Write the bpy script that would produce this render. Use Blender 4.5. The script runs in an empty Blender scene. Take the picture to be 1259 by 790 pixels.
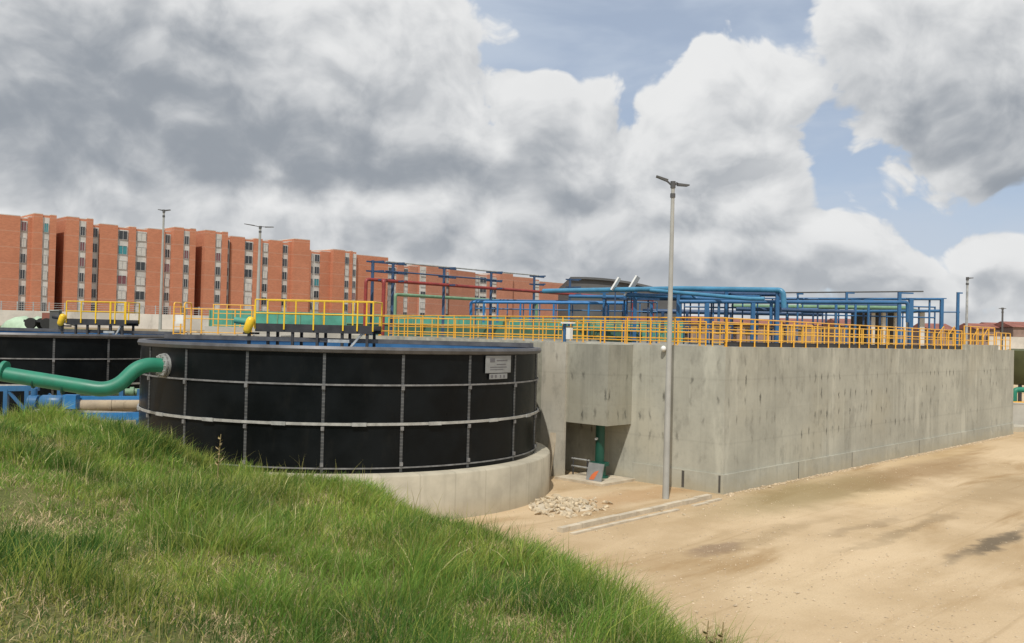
import bpy, bmesh, math, random
import numpy as np
from mathutils import Vector, Matrix
random.seed(7); RNG = np.random.default_rng(11)
R_ = math.radians
scn = bpy.context.scene
COL = scn.collection

# ------------------------------------------------------------------ camera
FPX, W0, H0 = 1150.0, 1259.0, 790.0
CAMZ = 5.94
pitch, roll = math.atan(13.8/FPX), R_(1.4)
fwd = Vector((0, math.cos(pitch), math.sin(pitch)))
rt0 = Vector((1, 0, 0)); up0 = rt0.cross(fwd)
rt = rt0*math.cos(roll) + up0*math.sin(roll)
up = -rt0*math.sin(roll) + up0*math.cos(roll)
cam_d = bpy.data.cameras.new('camera'); cam = bpy.data.objects.new('camera', cam_d); COL.objects.link(cam)
cam.matrix_world = Matrix(((rt.x, up.x, -fwd.x, 0), (rt.y, up.y, -fwd.y, 0), (rt.z, up.z, -fwd.z, CAMZ), (0, 0, 0, 1)))
cam_d.sensor_width = 36; cam_d.lens = FPX/W0*36; cam_d.clip_end = 8000; cam_d.clip_start = 0.1
scn.camera = cam

def ray(px, py): return fwd + rt*((px-W0/2)/FPX) - up*((py-H0/2)/FPX)
def P(px, py, Y):
    d = ray(px, py); return Vector((0, 0, CAMZ)) + d*(Y/d.y)
def azel(px, py):
    d = ray(px, py).normalized(); return math.degrees(math.atan2(d.x, d.y)), math.degrees(math.asin(d.z))

# ------------------------------------------------------------------ node helper
class N:
    def __init__(s, tree): s.t = tree; s.n = tree.nodes; s.l = tree.links
    def new(s, k, **kw):
        n = s.n.new(k)
        for a, b in kw.items(): setattr(n, a, b)
        return n
    def put(s, sock, v):
        if isinstance(v, bpy.types.NodeSocket): s.l.new(v, sock)
        elif v is not None:
            if isinstance(v, (tuple, list)) and len(v) == 3 and sock.type == 'RGBA': v = (*v, 1)
            sock.default_value = v
    def m(s, op, a, b=None, c=None, clamp=False):
        n = s.new('ShaderNodeMath', operation=op); n.use_clamp = clamp
        for i, v in enumerate((a, b, c)): s.put(n.inputs[i], v)
        return n.outputs[0]
    def vm(s, op, a, b=None):
        n = s.new('ShaderNodeVectorMath', operation=op); s.put(n.inputs[0], a); s.put(n.inputs[1], b)
        return n.outputs['Value'] if op in ('LENGTH', 'DISTANCE', 'DOT_PRODUCT') else n.outputs[0]
    def xyz(s, v): n = s.new('ShaderNodeSeparateXYZ'); s.put(n.inputs[0], v); return n.outputs
    def cxyz(s, x, y, z):
        n = s.new('ShaderNodeCombineXYZ')
        for i, v in enumerate((x, y, z)): s.put(n.inputs[i], v)
        return n.outputs[0]
    def noise(s, vec, scale, detail=4, rough=.55, dist=0, color=False, dim='3D'):
        n = s.new('ShaderNodeTexNoise', noise_dimensions=dim); s.put(n.inputs['Vector'], vec); n.inputs['Scale'].default_value = scale
        n.inputs['Detail'].default_value = detail; n.inputs['Roughness'].default_value = rough; n.inputs['Distortion'].default_value = dist
        return n.outputs['Color' if color else 'Fac']
    def ss(s, v, a, b, lo=0., hi=1.):
        n = s.new('ShaderNodeMapRange', interpolation_type='SMOOTHSTEP'); s.put(n.inputs[0], v)
        for i, q in enumerate((a, b, lo, hi)): s.put(n.inputs[1+i], q)
        return n.outputs[0]
    def mix(s, f, a, b, mode='MIX'):
        n = s.new('ShaderNodeMix', data_type='RGBA', blend_type=mode); s.put(n.inputs[0], f); s.put(n.inputs[6], a); s.put(n.inputs[7], b)
        return n.outputs[2]
    def vscale(s, v, sc): return s.vm('MULTIPLY', v, sc)
    def coord(s, k='Object'): return s.new('ShaderNodeTexCoord').outputs[k]
    def bump(s, h, st=.3, d=.02):
        n = s.new('ShaderNodeBump'); n.inputs['Strength'].default_value = st; n.inputs['Distance'].default_value = d
        s.put(n.inputs['Height'], h); return n.outputs[0]

# ------------------------------------------------------------------ world, sun, exposure
SUN_DIR = Vector((.15, .71, -1)).normalized()          # the way the light travels
sun_el = math.asin(-SUN_DIR.z); sun_az = math.atan2(-SUN_DIR.x, -SUN_DIR.y)
world = bpy.data.worlds.new('World'); scn.world = world; world.use_nodes = True
def make_world():
    w = N(world.node_tree); world.node_tree.nodes.clear()
    # cloud field group: input direction in degrees (az, el), output F
    g = bpy.data.node_groups.new('cloud_field', 'ShaderNodeTree')
    g.interface.new_socket('P', in_out='INPUT', socket_type='NodeSocketVector')
    g.interface.new_socket('F', in_out='OUTPUT', socket_type='NodeSocketFloat')
    q = N(g); gi = q.new('NodeGroupInput'); go = q.new('NodeGroupOutput')
    p = gi.outputs[0]
    wv = q.vm('SUBTRACT', q.noise(p, .16, 3, .45, color=True, dim='2D'), (.5, .5, .5))
    p2 = q.vm('ADD', p, q.vscale(wv, (4.5, 3.2, 0)))
    blobs = [  # photo direction of centre, half sizes in degrees, weight
        (60, 110, 15, 7.5, 1.2), (250, 120, 13, 7, 1.2), (430, 190, 11, 6, 1.2), (465, 70, 7, 4.2, 1.1), (330, 30, 12, 5, 1.1),
        (150, 260, 14, 3.6, 1.1), (400, 270, 14, 4, 1.1), (545, 200, 5.5, 5, 1.1), (40, 240, 9, 5, 1.1), (30, 20, 10, 5, 1),
        (700, 190, 5.0, 4.4, 1.1), (660, 140, 2.6, 2.6, 1.0), (885, 150, 5.2, 4.2, 1.15), (868, 95, 2.2, 2.0, 1.), (955, 120, 2.8, 2.0, .9), (830, 230, 8, 4.2, 1.1),
        (930, 255, 4.0, 3.6, 1.05), (700, 300, 14, 3.6, 1.1), (900, 322, 11, 2.2, 1.05), (1070, 332, 3.2, 1.3, 1.0), (1160, 348, 7, 1.5, .9), (1225, 325, 4, 1.5, .85),
        (1130, 55, 5.4, 5.0, 1.2), (1230, 80, 6.0, 6.5, 1.2), (1225, 200, 2.8, 1.9, 1.1), (1120, 140, 3.6, 1.8, .9), (1055, 20, 2.6, 2.0, .9),
        (560, 335, 16, 2.2, 1.), (250, 330, 20, 2.5, .9), (700, 385, 16, 1.6, .6), (1108, 322, 2.6, 1.3, 1.0), (1030, 300, 3.6, 1.6, .95), (1185, 322, 2.4, 1.1, 1.0), (1150, 385, 14, 1.2, .55)]
    acc = None
    for (x, y, rx, ry, wt) in blobs:
        a, e = azel(x, y)
        d = q.vm('LENGTH', q.vm('MULTIPLY', q.vm('SUBTRACT', p2, (a, e, 0)), (1/rx, 1/ry, 0)))
        v = q.m('MULTIPLY', q.m('SUBTRACT', 1.0, d), wt)
        acc = v if acc is None else q.m('SMOOTH_MAX', acc, v, .2)
    # the rest of the sky, out of the photograph: broken cloud
    x_, y_, _ = q.xyz(p)
    out = q.m('MAXIMUM', q.ss(q.m('ABSOLUTE', x_), 31, 38), q.ss(y_, 21, 27))
    acc = q.m('ADD', acc, q.m('MULTIPLY', out, q.m('ADD', q.m('SUBTRACT', q.m('MULTIPLY', q.noise(p, .045, 2, .5, dim='2D'), 3.0), 1.25), q.m('MULTIPLY', acc, -1.0))))
    acc = q.m('MINIMUM', acc, .7)
    vo = q.new('ShaderNodeTexVoronoi', feature='F1', voronoi_dimensions='2D', normalize=True); q.put(vo.inputs['Vector'], q.vscale(p2, (1, 1.3, 1))); vo.inputs['Scale'].default_value = .34
    vo.inputs['Detail'].default_value = 3.5; vo.inputs['Roughness'].default_value = .48; vo.inputs['Lacunarity'].default_value = 2.2
    n1 = q.noise(q.vscale(p2, (1, 1.3, 1)), .22, 6, .47, dim='2D')
    f = q.m('ADD', acc, q.m('ADD', q.m('MULTIPLY', q.m('SUBTRACT', n1, .5), .95), q.m('MULTIPLY', q.m('SUBTRACT', .42, vo.outputs['Distance']), 1.05)))
    q.put(go.inputs[0], f)

    gen = w.coord('Generated'); X, Y, Z = w.xyz(w.vm('NORMALIZE', gen))
    az = w.m('MULTIPLY', w.m('ARCTAN2', X, Y), 57.2958); el = w.m('MULTIPLY', w.m('ARCSINE', Z), 57.2958)
    p = w.cxyz(az, el, 0)
    def field(v):
        n = w.new('ShaderNodeGroup'); n.node_tree = g; w.put(n.inputs[0], v); return n.outputs[0]
    F = field(p); F2 = field(w.vm('ADD', p, (-.65, 1.5, 0)))
    mask = w.ss(F, -.02, .22)
    relief = w.m('MAXIMUM', w.m('MINIMUM', w.m('SUBTRACT', F, F2), .5), -.4)
    big = w.m('SUBTRACT', w.noise(p, .12, 4, .5, dim='2D'), .5)
    dark = None
    pw = w.vm('ADD', p, w.vscale(w.vm('SUBTRACT', w.noise(p, .2, 4, .45, color=True, dim='2D'), (.5, .5, .5)), (9, 5, 0)))
    for (x, y, rx, ry, wt) in [(70, 105, 13, 3.6, .50), (300, 185, 8, 2.6, .50), (20, 200, 5, 3, .42), (470, 185, 7, 2.6, .34), (600, 205, 4.5, 1.8, .34), (705, 245, 4.4, 1.4, .40), (560, 300, 9, 1.2, .40),
                                (770, 285, 8, 1.3, .26), (930, 305, 8, 1.6, .22), (860, 215, 4, 2.4, .10), (1120, 140, 5, 2.0, .34), (1220, 212, 3.6, 1.5, .55), (1150, 80, 5, 2.6, .16), (1225, 150, 4, 2.4, .28), (310, 215, 9, 1.4, .2),
                                (1180, 348, 8, 1.2, .16), (640, 332, 12, .9, .22), (140, 15, 9, 2.4, .24), (960, 348, 12, 1.0, .16), (180, 60, 7, 2, .2)]:
        a, e = azel(x, y)
        d = w.vm('LENGTH', w.vm('MULTIPLY', w.vm('SUBTRACT', pw, (a, e, 0)), (1/rx, 1/ry, 0)))
        v = w.m('MULTIPLY', w.ss(d, 1.6, .1), wt)
        dark = v if dark is None else w.m('ADD', dark, v)
    L = w.m('ADD', w.m('MULTIPLY', relief, .68), w.m('ADD', .61, w.m('MULTIPLY', big, .45)))
    L = w.m('SUBTRACT', L, dark)
    L = w.m('ADD', L, w.m('MULTIPLY', w.ss(F, .5, .0), .10))
    Lc = w.ss(L, -.30, 1.12)
    cloud = w.mix(Lc, (3.1, 3.4, 3.8), (8.3, 8.35, 8.35))
    sky = w.new('ShaderNodeTexSky', sky_type='NISHITA'); sky.sun_disc = False
    sky.sun_elevation = sun_el; sky.sun_rotation = sun_az; sky.altitude = 2500; sky.air_density = 1; sky.dust_density = 1.5
    cirrus = w.ss(w.noise(w.vscale(p, (.5, 1.6, 1)), .16, 5, .5, .25, dim='2D'), .34, .70, .60, .92)
    skyc = w.mix(cirrus, sky.outputs[0], (5.2, 5.95, 7.05))
    low = w.ss(el, 9, .0, 0, .5)
    skyc = w.mix(low, skyc, (6.0, 6.5, 7.0))
    bg = w.new('ShaderNodeBackground'); w.put(bg.inputs[0], w.mix(mask, skyc, cloud)); bg.inputs[1].default_value = .1
    o = w.new('ShaderNodeOutputWorld'); w.l.new(bg.outputs[0], o.inputs[0])
make_world()
world.cycles.sampling_method = 'MANUAL'; world.cycles.sample_map_resolution = 512
sd = bpy.data.lights.new('sun', 'SUN'); sun = bpy.data.objects.new('sun', sd); COL.objects.link(sun)
sd.energy = 3.4; sd.angle = R_(.6); sd.color = (1, .955, .88)
sun.rotation_euler = SUN_DIR.to_track_quat('-Z', 'Y').to_euler(); sun.location = (-10, -30, 60)
vs = scn.view_settings; vs.view_transform = 'Standard'; vs.look = 'None'; vs.gamma = 1; vs.exposure = 0.0; vs.use_curve_mapping = False
scn.cycles.max_bounces = 6; scn.cycles.transparent_max_bounces = 6; scn.cycles.use_denoising = True

# ------------------------------------------------------------------ plant frame: corner of the basin, r along its long wall, t along its short wall
C0 = Vector((8.16, 35.6, 0)); RV = Vector((.687, .7267, 0)).normalized(); LV = Vector((-RV.y, RV.x, 0)); RZ = math.atan2(RV.y, RV.x)
def B(r, t, z): return C0 + RV*r + LV*t + Vector((0, 0, z))
def rt_of(v): d = Vector((v.x, v.y, 0)) - C0; return d.dot(RV), d.dot(LV)

# ------------------------------------------------------------------ materials
def mat(name, color, rough=.6, metal=0., var=.12, vs_=1.5, bump=0., spec=.5, grime=None):
    m = bpy.data.materials.new(name); m.use_nodes = True; n = N(m.node_tree); b = m.node_tree.nodes['Principled BSDF']
    co = n.coord('Object')
    f = n.noise(co, vs_, 5, .6)
    c = n.mix(n.ss(f, .3, .7), tuple(x*(1-var) for x in color), tuple(min(1, x*(1+var)) for x in color))
    if grime:
        g = n.ss(n.noise(n.vscale(co, (1, 1, .35)), vs_*2.3, 6, .65), .52, .75); c = n.mix(n.m('MULTIPLY', g, grime[1]), c, grime[0])
    n.put(b.inputs['Base Color'], c); b.inputs['Roughness'].default_value = rough; b.inputs['Metallic'].default_value = metal
    b.inputs['Specular IOR Level'].default_value = spec
    n.put(b.inputs['Roughness'], n.ss(f, .2, .8, max(.05, rough-.1), min(1, rough+.1)))
    if bump: n.put(b.inputs['Normal'], n.bump(n.noise(co, vs_*12, 4, .6), bump, .01))
    return m
M = {}
M['black'] = mat('black_enamel', (.005, .0065, .0075), .36, 0, .3, .8, spec=.12, grime=((.02, .02, .018), .3))
M['rim'] = mat('rim_steel', (.10, .10, .105), .45, .3, .25, 2)
M['seam'] = mat('seam_steel', (.075, .08, .085), .5, .2, .3, 3, grime=((.03, .03, .03), .5))
def bolt_dots():
    n = N(M['seam'].node_tree); b = M['seam'].node_tree.nodes['Principled BSDF']; old = b.inputs['Base Color'].links[0].from_socket
    Z = n.xyz(n.coord('Object'))[2]; f = n.m('ABSOLUTE', n.m('SUBTRACT', n.m('FRACT', n.m('DIVIDE', Z, .11)), .5))
    n.put(b.inputs['Base Color'], n.mix(n.m('MULTIPLY', n.m('LESS_THAN', f, .13), .35), old, (.22, .22, .21)))
bolt_dots()
M['hoop'] = mat('galvanised_hoop', (.38, .38, .36), .5, .2, .2, 4)
M['hoop_dark'] = mat('dull_hoop', (.2, .2, .2), .5, .2, .3, 4)
M['galv'] = mat('galvanised_steel', (.42, .43, .42), .5, .4, .2, 3)
M['yellow'] = mat('yellow_paint', (.72, .36, .02), .45, 0, .12, 3, grime=((.35, .17, .03), .3))
M['orange'] = mat('orange_paint', (.78, .42, .05), .45, 0, .12, 3, grime=((.35, .15, .03), .3))
M['lemon'] = mat('lemon_paint', (.80, .50, .02), .4, 0, .08, 3)
M['blue'] = mat('blue_pipe_paint', (.032, .125, .27), .4, 0, .15, 1, grime=((.05, .09, .15), .35))
M['skyblue'] = mat('light_blue_paint', (.06, .22, .36), .4, 0, .15, 1)
M['navy'] = mat('dark_blue_paint', (.03, .07, .15), .5, 0, .2, 2)
M['brightblue'] = mat('bright_blue_paint', (.025, .17, .42), .45, 0, .15, 2)
M['red'] = mat('red_paint', (.26, .035, .03), .5, 0, .2, 2)
M['green'] = mat('green_pipe_paint', (.016, .19, .115), .52, 0, .15, 1, grime=((.03, .12, .08), .4))
M['pipegreen'] = mat('deep_green_paint', (.008, .075, .05), .5, 0, .15, 1)
M['palegreen'] = mat('faded_green_paint', (.16, .28, .17), .6, 0, .15, 2)
M['teal'] = mat('teal_sheeting', (.07, .29, .22), .6, 0, .2, .6)
M['darkgreen'] = mat('dark_green_paint', (.05, .13, .085), .6, 0, .2, .8)
M['rust'] = mat('weathered_pipe', (.36, .29, .20), .7, 0, .25, 1.2, grime=((.12, .07, .04), .6))
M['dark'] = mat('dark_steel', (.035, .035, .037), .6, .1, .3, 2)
M['rubber'] = mat('rubber', (.02, .02, .02), .8)
M['white'] = mat('white_paint', (.74, .74, .71), .5, 0, .06, 3)
M['plate'] = mat('sign_plate_grey', (.24, .25, .25), .5, 0, .1, 3)
M['ink'] = mat('sign_print', (.12, .12, .13), .6)
M['pole'] = mat('spun_concrete', (.37, .37, .345), .75, 0, .12, .8, .2)
M['joint'] = mat('open_joint', (.085, .08, .07), .9)
M['lamp'] = mat('lamp_grey', (.10, .10, .10), .5, .2)
M['roofgrey'] = mat('dark_roof_sheet', (.085, .088, .09), .6, 0, .2, .3)
M['roofgreen'] = mat('green_roof_sheet', (.07, .13, .06), .6, 0, .2, .3)
M['stucco'] = mat('grey_stucco', (.56, .55, .51), .8, 0, .18, .5)
M['cream'] = mat('cream_wall', (.55, .52, .46), .8, 0, .2, .3, grime=((.25, .23, .2), .5))
M['frame'] = mat('window_frame', (.45, .45, .44), .5)
M['teal_awn'] = mat('teal_curtain', (.05, .25, .28), .7)
M['curtain'] = mat('pale_curtain', (.55, .54, .50), .7)
M['maroon'] = mat('maroon_curtain', (.18, .07, .08), .7)
M['olive'] = mat('olive_paint', (.075, .08, .03), .6, 0, .2, .8)
M['fire'] = mat('orange_red_board', (.62, .16, .06), .6)
M['roofred'] = mat('red_clay_roof', (.24, .09, .065), .8, 0, .25, .6)
M['stone'] = mat('pale_stone', (.50, .41, .28), .9, 0, .35, 3, .3)
M['kerb'] = mat('precast_concrete', (.52, .45, .34), .85, 0, .15, 2, .3, grime=((.40, .29, .17), .6))
M['curb_ring'] = None
def mat_glass(name, c):
    m = mat(name, c, .12, 0, .3, .7, spec=.6); return m
M['glass'] = mat_glass('window_glass', (.03, .035, .04))
M['water'] = mat('basin_water', (.05, .07, .06), .08, 0, .1, 1, .05)
M['tankwater'] = mat('tank_liquor', (.09, .16, .26), .15, 0, .1, 1, .05)

def mat_concrete(name, base, walls=True, footz=None):
    m = bpy.data.materials.new(name); m.use_nodes = True; n = N(m.node_tree); b = m.node_tree.nodes['Principled BSDF']
    co = n.coord('Object'); X, Y, Z = n.xyz(co)
    al = n.m('ADD', X, Y); al2 = n.cxyz(al, n.m('MULTIPLY', Z, 1), 0)
    mott = n.noise(co, .35, 6, .6); fine = n.noise(co, 5, 5, .65)
    c = n.mix(n.ss(mott, .32, .68), tuple(x*.84 for x in base), tuple(x*1.12 for x in base))
    c = n.mix(n.m('MULTIPLY', n.ss(fine, .45, .8), .3), c, tuple(x*.62 for x in base))
    if walls:
        # warm tint patches
        c = n.mix(n.m('MULTIPLY', n.ss(n.noise(co, .22, 3, .5), .5, .7), .5), c, (base[0]*1.03, base[1]*.98, base[2]*.9))
        # rain streaks
        st = n.noise(n.vscale(al2, (1.6, .09, 1)), 1.3, 5, .6)
        c = n.mix(n.m('MULTIPLY', n.ss(st, .52, .74), .42), c, tuple(x*.52 for x in base))
        st2 = n.noise(n.vscale(al2, (2.6, .13, 1)), 1.3, 4, .6)
        c = n.mix(n.m('MULTIPLY', n.ss(st2, .58, .72), .45), c, (base[0]*1.32, base[1]*1.34, base[2]*1.32))
        # shutter board joints
        for ax, pitch_, off, s in ((al, 1.22, .2, .16), (Z, 2.44, .55, .11), (Z, 1.22, .55, .06)):
            fr = n.m('ABSOLUTE', n.m('SUBTRACT', n.m('FRACT', n.m('DIVIDE', n.m('ADD', ax, off), pitch_)), .5))
            ln = n.m('MULTIPLY', n.ss(fr, .475, .492), s)
            c = n.mix(ln, c, tuple(x*.55 for x in base))
        # board to board tone
        cell = n.cxyz(n.m('FLOOR', n.m('DIVIDE', n.m('ADD', al, .81), 1.22)), n.m('FLOOR', n.m('DIVIDE', n.m('ADD', Z, 1.77), 2.44)), 0)
        wn = n.new('ShaderNodeTexWhiteNoise'); n.put(wn.inputs[0], cell)
        c = n.mix(n.m('MULTIPLY', wn.outputs[0], .16), c, tuple(x*.6 for x in base))
        # tie holes with runs below, and blotches where the boards leaked
        jit = n.vscale(n.vm('SUBTRACT', n.noise(co, 1.1, 3, color=True), (.5, .5, .5)), (.5, .5, .7)); jx, jy, jz_ = n.xyz(jit)
        gx = n.m('DIVIDE', n.m('ADD', al, jx), .61); gz = n.m('DIVIDE', n.m('ADD', Z, jz_), .78)
        wn2 = n.new('ShaderNodeTexWhiteNoise'); n.put(wn2.inputs[0], n.cxyz(n.m('FLOOR', gx), n.m('FLOOR', gz), 3))
        ra_, rb2, rc_ = n.xyz(wn2.outputs['Color'])
        dx = n.m('ABSOLUTE', n.m('ADD', n.m('SUBTRACT', n.m('FRACT', gx), .5), n.m('MULTIPLY', n.m('SUBTRACT', n.noise(co, 9, 3), .5), .25))); dz = n.m('FRACT', gz)
        run = n.m('MULTIPLY', n.m('MULTIPLY', n.ss(dx, .15, .02), n.ss(dz, .1, .5)), n.ss(dz, n.m('ADD', .62, n.m('MULTIPLY', rb2, .35)), .5))
        den = n.m('MULTIPLY', n.ss(n.noise(co, .20, 3, .5), .36, .55), n.m('MULTIPLY', n.ss(Z, .8, 1.8), n.ss(Z, 5.5, 4.6)))
        pres = n.m('MULTIPLY', n.m('GREATER_THAN', ra_, .35), n.m('MULTIPLY', den, n.m('ADD', .25, rc_)))
        c = n.mix(n.m('MULTIPLY', run, pres, None, True), c, tuple(x*.34 for x in base))
        bl = n.noise(n.vscale(al2, (1, .55, 1)), 1.1, 7, .68)
        c = n.mix(n.m('MULTIPLY', n.ss(bl, .52, .66), .48), c, tuple(x*.55 for x in base))
        lm = n.noise(n.vm('ADD', n.vscale(al2, (1, .3, 1)), (50, 0, 0)), .8, 6, .62)
        c = n.mix(n.m('MULTIPLY', n.ss(lm, .54, .67), .42), c, tuple(x*1.36 for x in base))
        # pour line weathering under the top edge
        c = n.mix(n.m('MULTIPLY', n.m('MULTIPLY', n.ss(Z, 4.4, 5.5), n.ss(n.noise(n.vscale(al2, (1.5, .2, 1)), 1.0, 5, .6), .45, .65)), .45), c, tuple(x*.5 for x in base))
        # damp, dusty foot
        c = n.mix(n.m('MULTIPLY', n.ss(n.m('ADD', Z, n.m('MULTIPLY', n.noise(co, 1.5, 4), .7)), 1.0, .3), .45), c, (base[0]*.98, base[1]*.86, base[2]*.66))
    n.put(b.inputs['Base Color'], c); b.inputs['Roughness'].default_value = .88; b.inputs['Specular IOR Level'].default_value = .25
    n.put(b.inputs['Normal'], n.bump(n.noise(co, 14, 6, .65), .25, .01))
    return m
M['conc'] = mat_concrete('cast_concrete', (.43, .425, .36))
M['conc_dark'] = mat_concrete('darker_concrete', (.33, .325, .27))  # darker copy of the cast concrete, used on the overhang
M['conc_pale'] = mat_concrete('pale_concrete', (.46, .44, .375))
M['conc_plain'] = mat_concrete('plain_concrete', (.44, .42, .37), False)

def mat_ring():
    m = bpy.data.materials.new('ring_concrete'); m.use_nodes = True; n = N(m.node_tree); b = m.node_tree.nodes['Principled BSDF']
    co = n.coord('Object'); X, Y, Z = n.xyz(co); a = n.m('MULTIPLY', n.m('ARCTAN2', Y, X), 7.8)
    v = n.cxyz(a, n.m('MULTIPLY', Z, 1), 0)
    base = (.44, .40, .31)
    c = n.mix(n.ss(n.noise(v, .6, 6, .6), .3, .7), tuple(x*.78 for x in base), tuple(x*1.1 for x in base))
    c = n.mix(n.m('MULTIPLY', n.ss(n.noise(n.vscale(v, (1.5, .15, 1)), 1.4, 5), .5, .75), .4), c, tuple(x*.55 for x in base))
    fr = n.m('ABSOLUTE', n.m('SUBTRACT', n.m('FRACT', n.m('DIVIDE', a, 1.22)), .5))
    c = n.mix(n.m('MULTIPLY', n.ss(fr, .47, .49), .3), c, tuple(x*.5 for x in base))
    c = n.mix(n.m('MULTIPLY', n.ss(Z, .7, .1), .35), c, (.42, .33, .2))
    n.put(b.inputs['Base Color'], c); b.inputs['Roughness'].default_value = .88; b.inputs['Specular IOR Level'].default_value = .25
    n.put(b.inputs['Normal'], n.bump(n.noise(co, 14, 6, .65), .25, .01)); return m
M['ring'] = mat_ring()

def mat_brick(name, base):
    m = bpy.data.materials.new(name); m.use_nodes = True; n = N(m.node_tree); b = m.node_tree.nodes['Principled BSDF']
    co = n.coord('Object'); X, Y, Z = n.xyz(co)
    bt = n.new('ShaderNodeTexBrick'); n.put(bt.inputs['Vector'], n.cxyz(n.m('ADD', X, Y), Z, 0)); bt.inputs['Scale'].default_value = 1
    bt.inputs['Brick Width'].default_value = .4; bt.inputs['Row Height'].default_value = .13; bt.inputs['Mortar Size'].default_value = .012
    n.put(bt.inputs['Color1'], tuple(x*.9 for x in base)); n.put(bt.inputs['Color2'], tuple(x*1.1 for x in base)); n.put(bt.inputs['Mortar'], (base[0]*.95, base[1]*1.15, base[2]*1.3))
    c = n.mix(n.m('MULTIPLY', n.ss(n.noise(co, .25, 5, .6), .4, .7), .35), bt.outputs[0], tuple(x*.72 for x in base))
    fr = n.m('FRACT', n.m('DIVIDE', Z, 2.45))
    c = n.mix(n.m('MULTIPLY', n.m('LESS_THAN', fr, .055), .55), c, (base[0]*1.0, base[1]*1.5, base[2]*1.9))
    n.put(b.inputs['Base Color'], c); b.inputs['Roughness'].default_value = .9; b.inputs['Specular IOR Level'].default_value = .2
    return m
M['brick'] = mat_brick('orange_brick', (.53, .213, .122))
M['brick2'] = mat_brick('dull_brick', (.47, .21, .135))
M['brick_dark'] = mat('dark_brown_wall', (.27, .19, .155), .9, 0, .2, .5)

def mat_ground():
    m = bpy.data.materials.new('sandy_ground'); m.use_nodes = True; n = N(m.node_tree); b = m.node_tree.nodes['Principled BSDF']
    co = n.coord('Object'); X, Y, Z = n.xyz(co)      # x = r, y = t
    el = n.vscale(co, (.35, 1.3, 1))
    c = n.mix(n.ss(n.noise(co, .12, 6, .6), .35, .65), (.43, .315, .185), (.56, .43, .275))
    c = n.mix(n.m('MULTIPLY', n.ss(n.noise(el, .35, 6, .62, .6), .5, .72), .75), c, (.30, .19, .085))
    c = n.mix(n.m('MULTIPLY', n.ss(n.noise(n.vm('ADD', el, (40, 11, 0)), .22, 6, .6, .4), .53, .68), .65), c, (.62, .48, .31))
    # wheel tracks
    tr = n.noise(n.vscale(n.vm('ADD', co, n.vscale(n.noise(co, .05, 2, color=True), (3, 3, 0))), (.06, 2.6, 1)), 1.0, 4, .6)
    c = n.mix(n.m('MULTIPLY', n.ss(tr, .55, .75), .35), c, (.27, .18, .09))
    # damp patches (r, t, half sizes)
    for (r, t, a, bb, s, colr) in STAINS:
        wv = n.vscale(n.vm('SUBTRACT', n.noise(co, .45, 5, .6, color=True), (.5, .5, .5)), (5.0, 2.2, 0))
        d = n.vm('LENGTH', n.vm('MULTIPLY', n.vm('SUBTRACT', n.vm('ADD', co, wv), (r, t, 0)), (1/a, 1/bb, 0)))
        c = n.mix(n.ss(d, 1.2, .35, 0, s), c, colr)
    # pebbles
    vo = n.new('ShaderNodeTexVoronoi'); n.put(vo.inputs['Vector'], co); vo.inputs['Scale'].default_value = 9
    peb = n.m('MULTIPLY', n.ss(vo.outputs['Distance'], .22, .12), n.ss(n.noise(co, .5, 3), .5, .65))
    c = n.mix(n.m('MULTIPLY', peb, .6), c, (.6, .5, .36))
    c = n.mix(n.m('MULTIPLY', n.ss(n.noise(co, 22, 4, .7), .45, .75), .35), c, (.28, .19, .1))
    # rough grass on the raised ground behind
    g = n.mix(n.ss(n.noise(co, .3, 5), .4, .65), (.10, .13, .035), (.22, .20, .09))
    c = n.mix(n.ss(Z, 1.0, 4.0), c, n.mix(n.ss(X, 2, 8), g, n.mix(n.ss(n.noise(co, .15, 3), .4, .6), (.30, .22, .14), (.2, .16, .1))))
    vo2 = n.new('ShaderNodeTexVoronoi'); n.put(vo2.inputs['Vector'], co); vo2.inputs['Scale'].default_value = 3.2
    grit = n.m('MULTIPLY', n.ss(vo2.outputs['Distance'], .12, .06), n.ss(n.noise(co, .35, 4), .48, .6))
    c = n.mix(n.m('MULTIPLY', grit, n.ss(Z, 2, 1)), c, n.mix(n.ss(vo2.outputs['Color'], .3, .7), (.2, .14, .08), (.66, .56, .42)))
    n.put(b.inputs['Base Color'], c); b.inputs['Roughness'].default_value = .95; b.inputs['Specular IOR Level'].default_value = .15
    hgt = n.m('ADD', n.m('MULTIPLY', n.noise(co, 1.6, 6, .65), .6), n.m('MULTIPLY', n.noise(co, 14, 5, .7), .12))
    n.put(b.inputs['Normal'], n.bump(hgt, .55, .12)); return m
def ground_at(px, py):
    d = ray(px, py); k = -CAMZ/d.z; return rt_of(Vector((d.x*k, d.y*k, 0)))
STAINS = []
for (px, py, a, b_, s, c_) in [(1010, 603, 9, 2.0, .75, (.26, .205, .10)), (1130, 580, 9, 1.7, .6, (.24, .15, .07)), (1222, 666, 4, .42, .85, (.11, .09, .065)), (1120, 650, 5, .35, .40, (.18, .135, .08)), (1060, 648, 3, .3, .35, (.18, .13, .08)),
                               (880, 672, 1.6, .5, .65, (.19, .13, .09)), (1240, 600, 6, 1.6, .45, (.22, .15, .07)), (960, 655, 4, .5, .35, (.24, .17, .09)), (780, 610, 4, 1.0, .5, (.36, .20, .085)), (960, 590, 7, .9, .4, (.22, .17, .09))]:
    r_, t_ = ground_at(px, py); STAINS.append((r_, t_, a, b_, s, c_))
for (px, py, a, b_, s, c_) in [(1090, 610, 3.5, 1.2, .6, (.64, .49, .30)), (960, 730, 3, 1.5, .45, (.62, .49, .32)), (1080, 700, 4, .9, .4, (.63, .49, .32)), (1150, 560, 9, .8, .4, (.56, .42, .24))]:
    r_, t_ = ground_at(px, py); STAINS.append((r_, t_, a, b_, s, c_))
M['ground'] = mat_ground()

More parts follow.
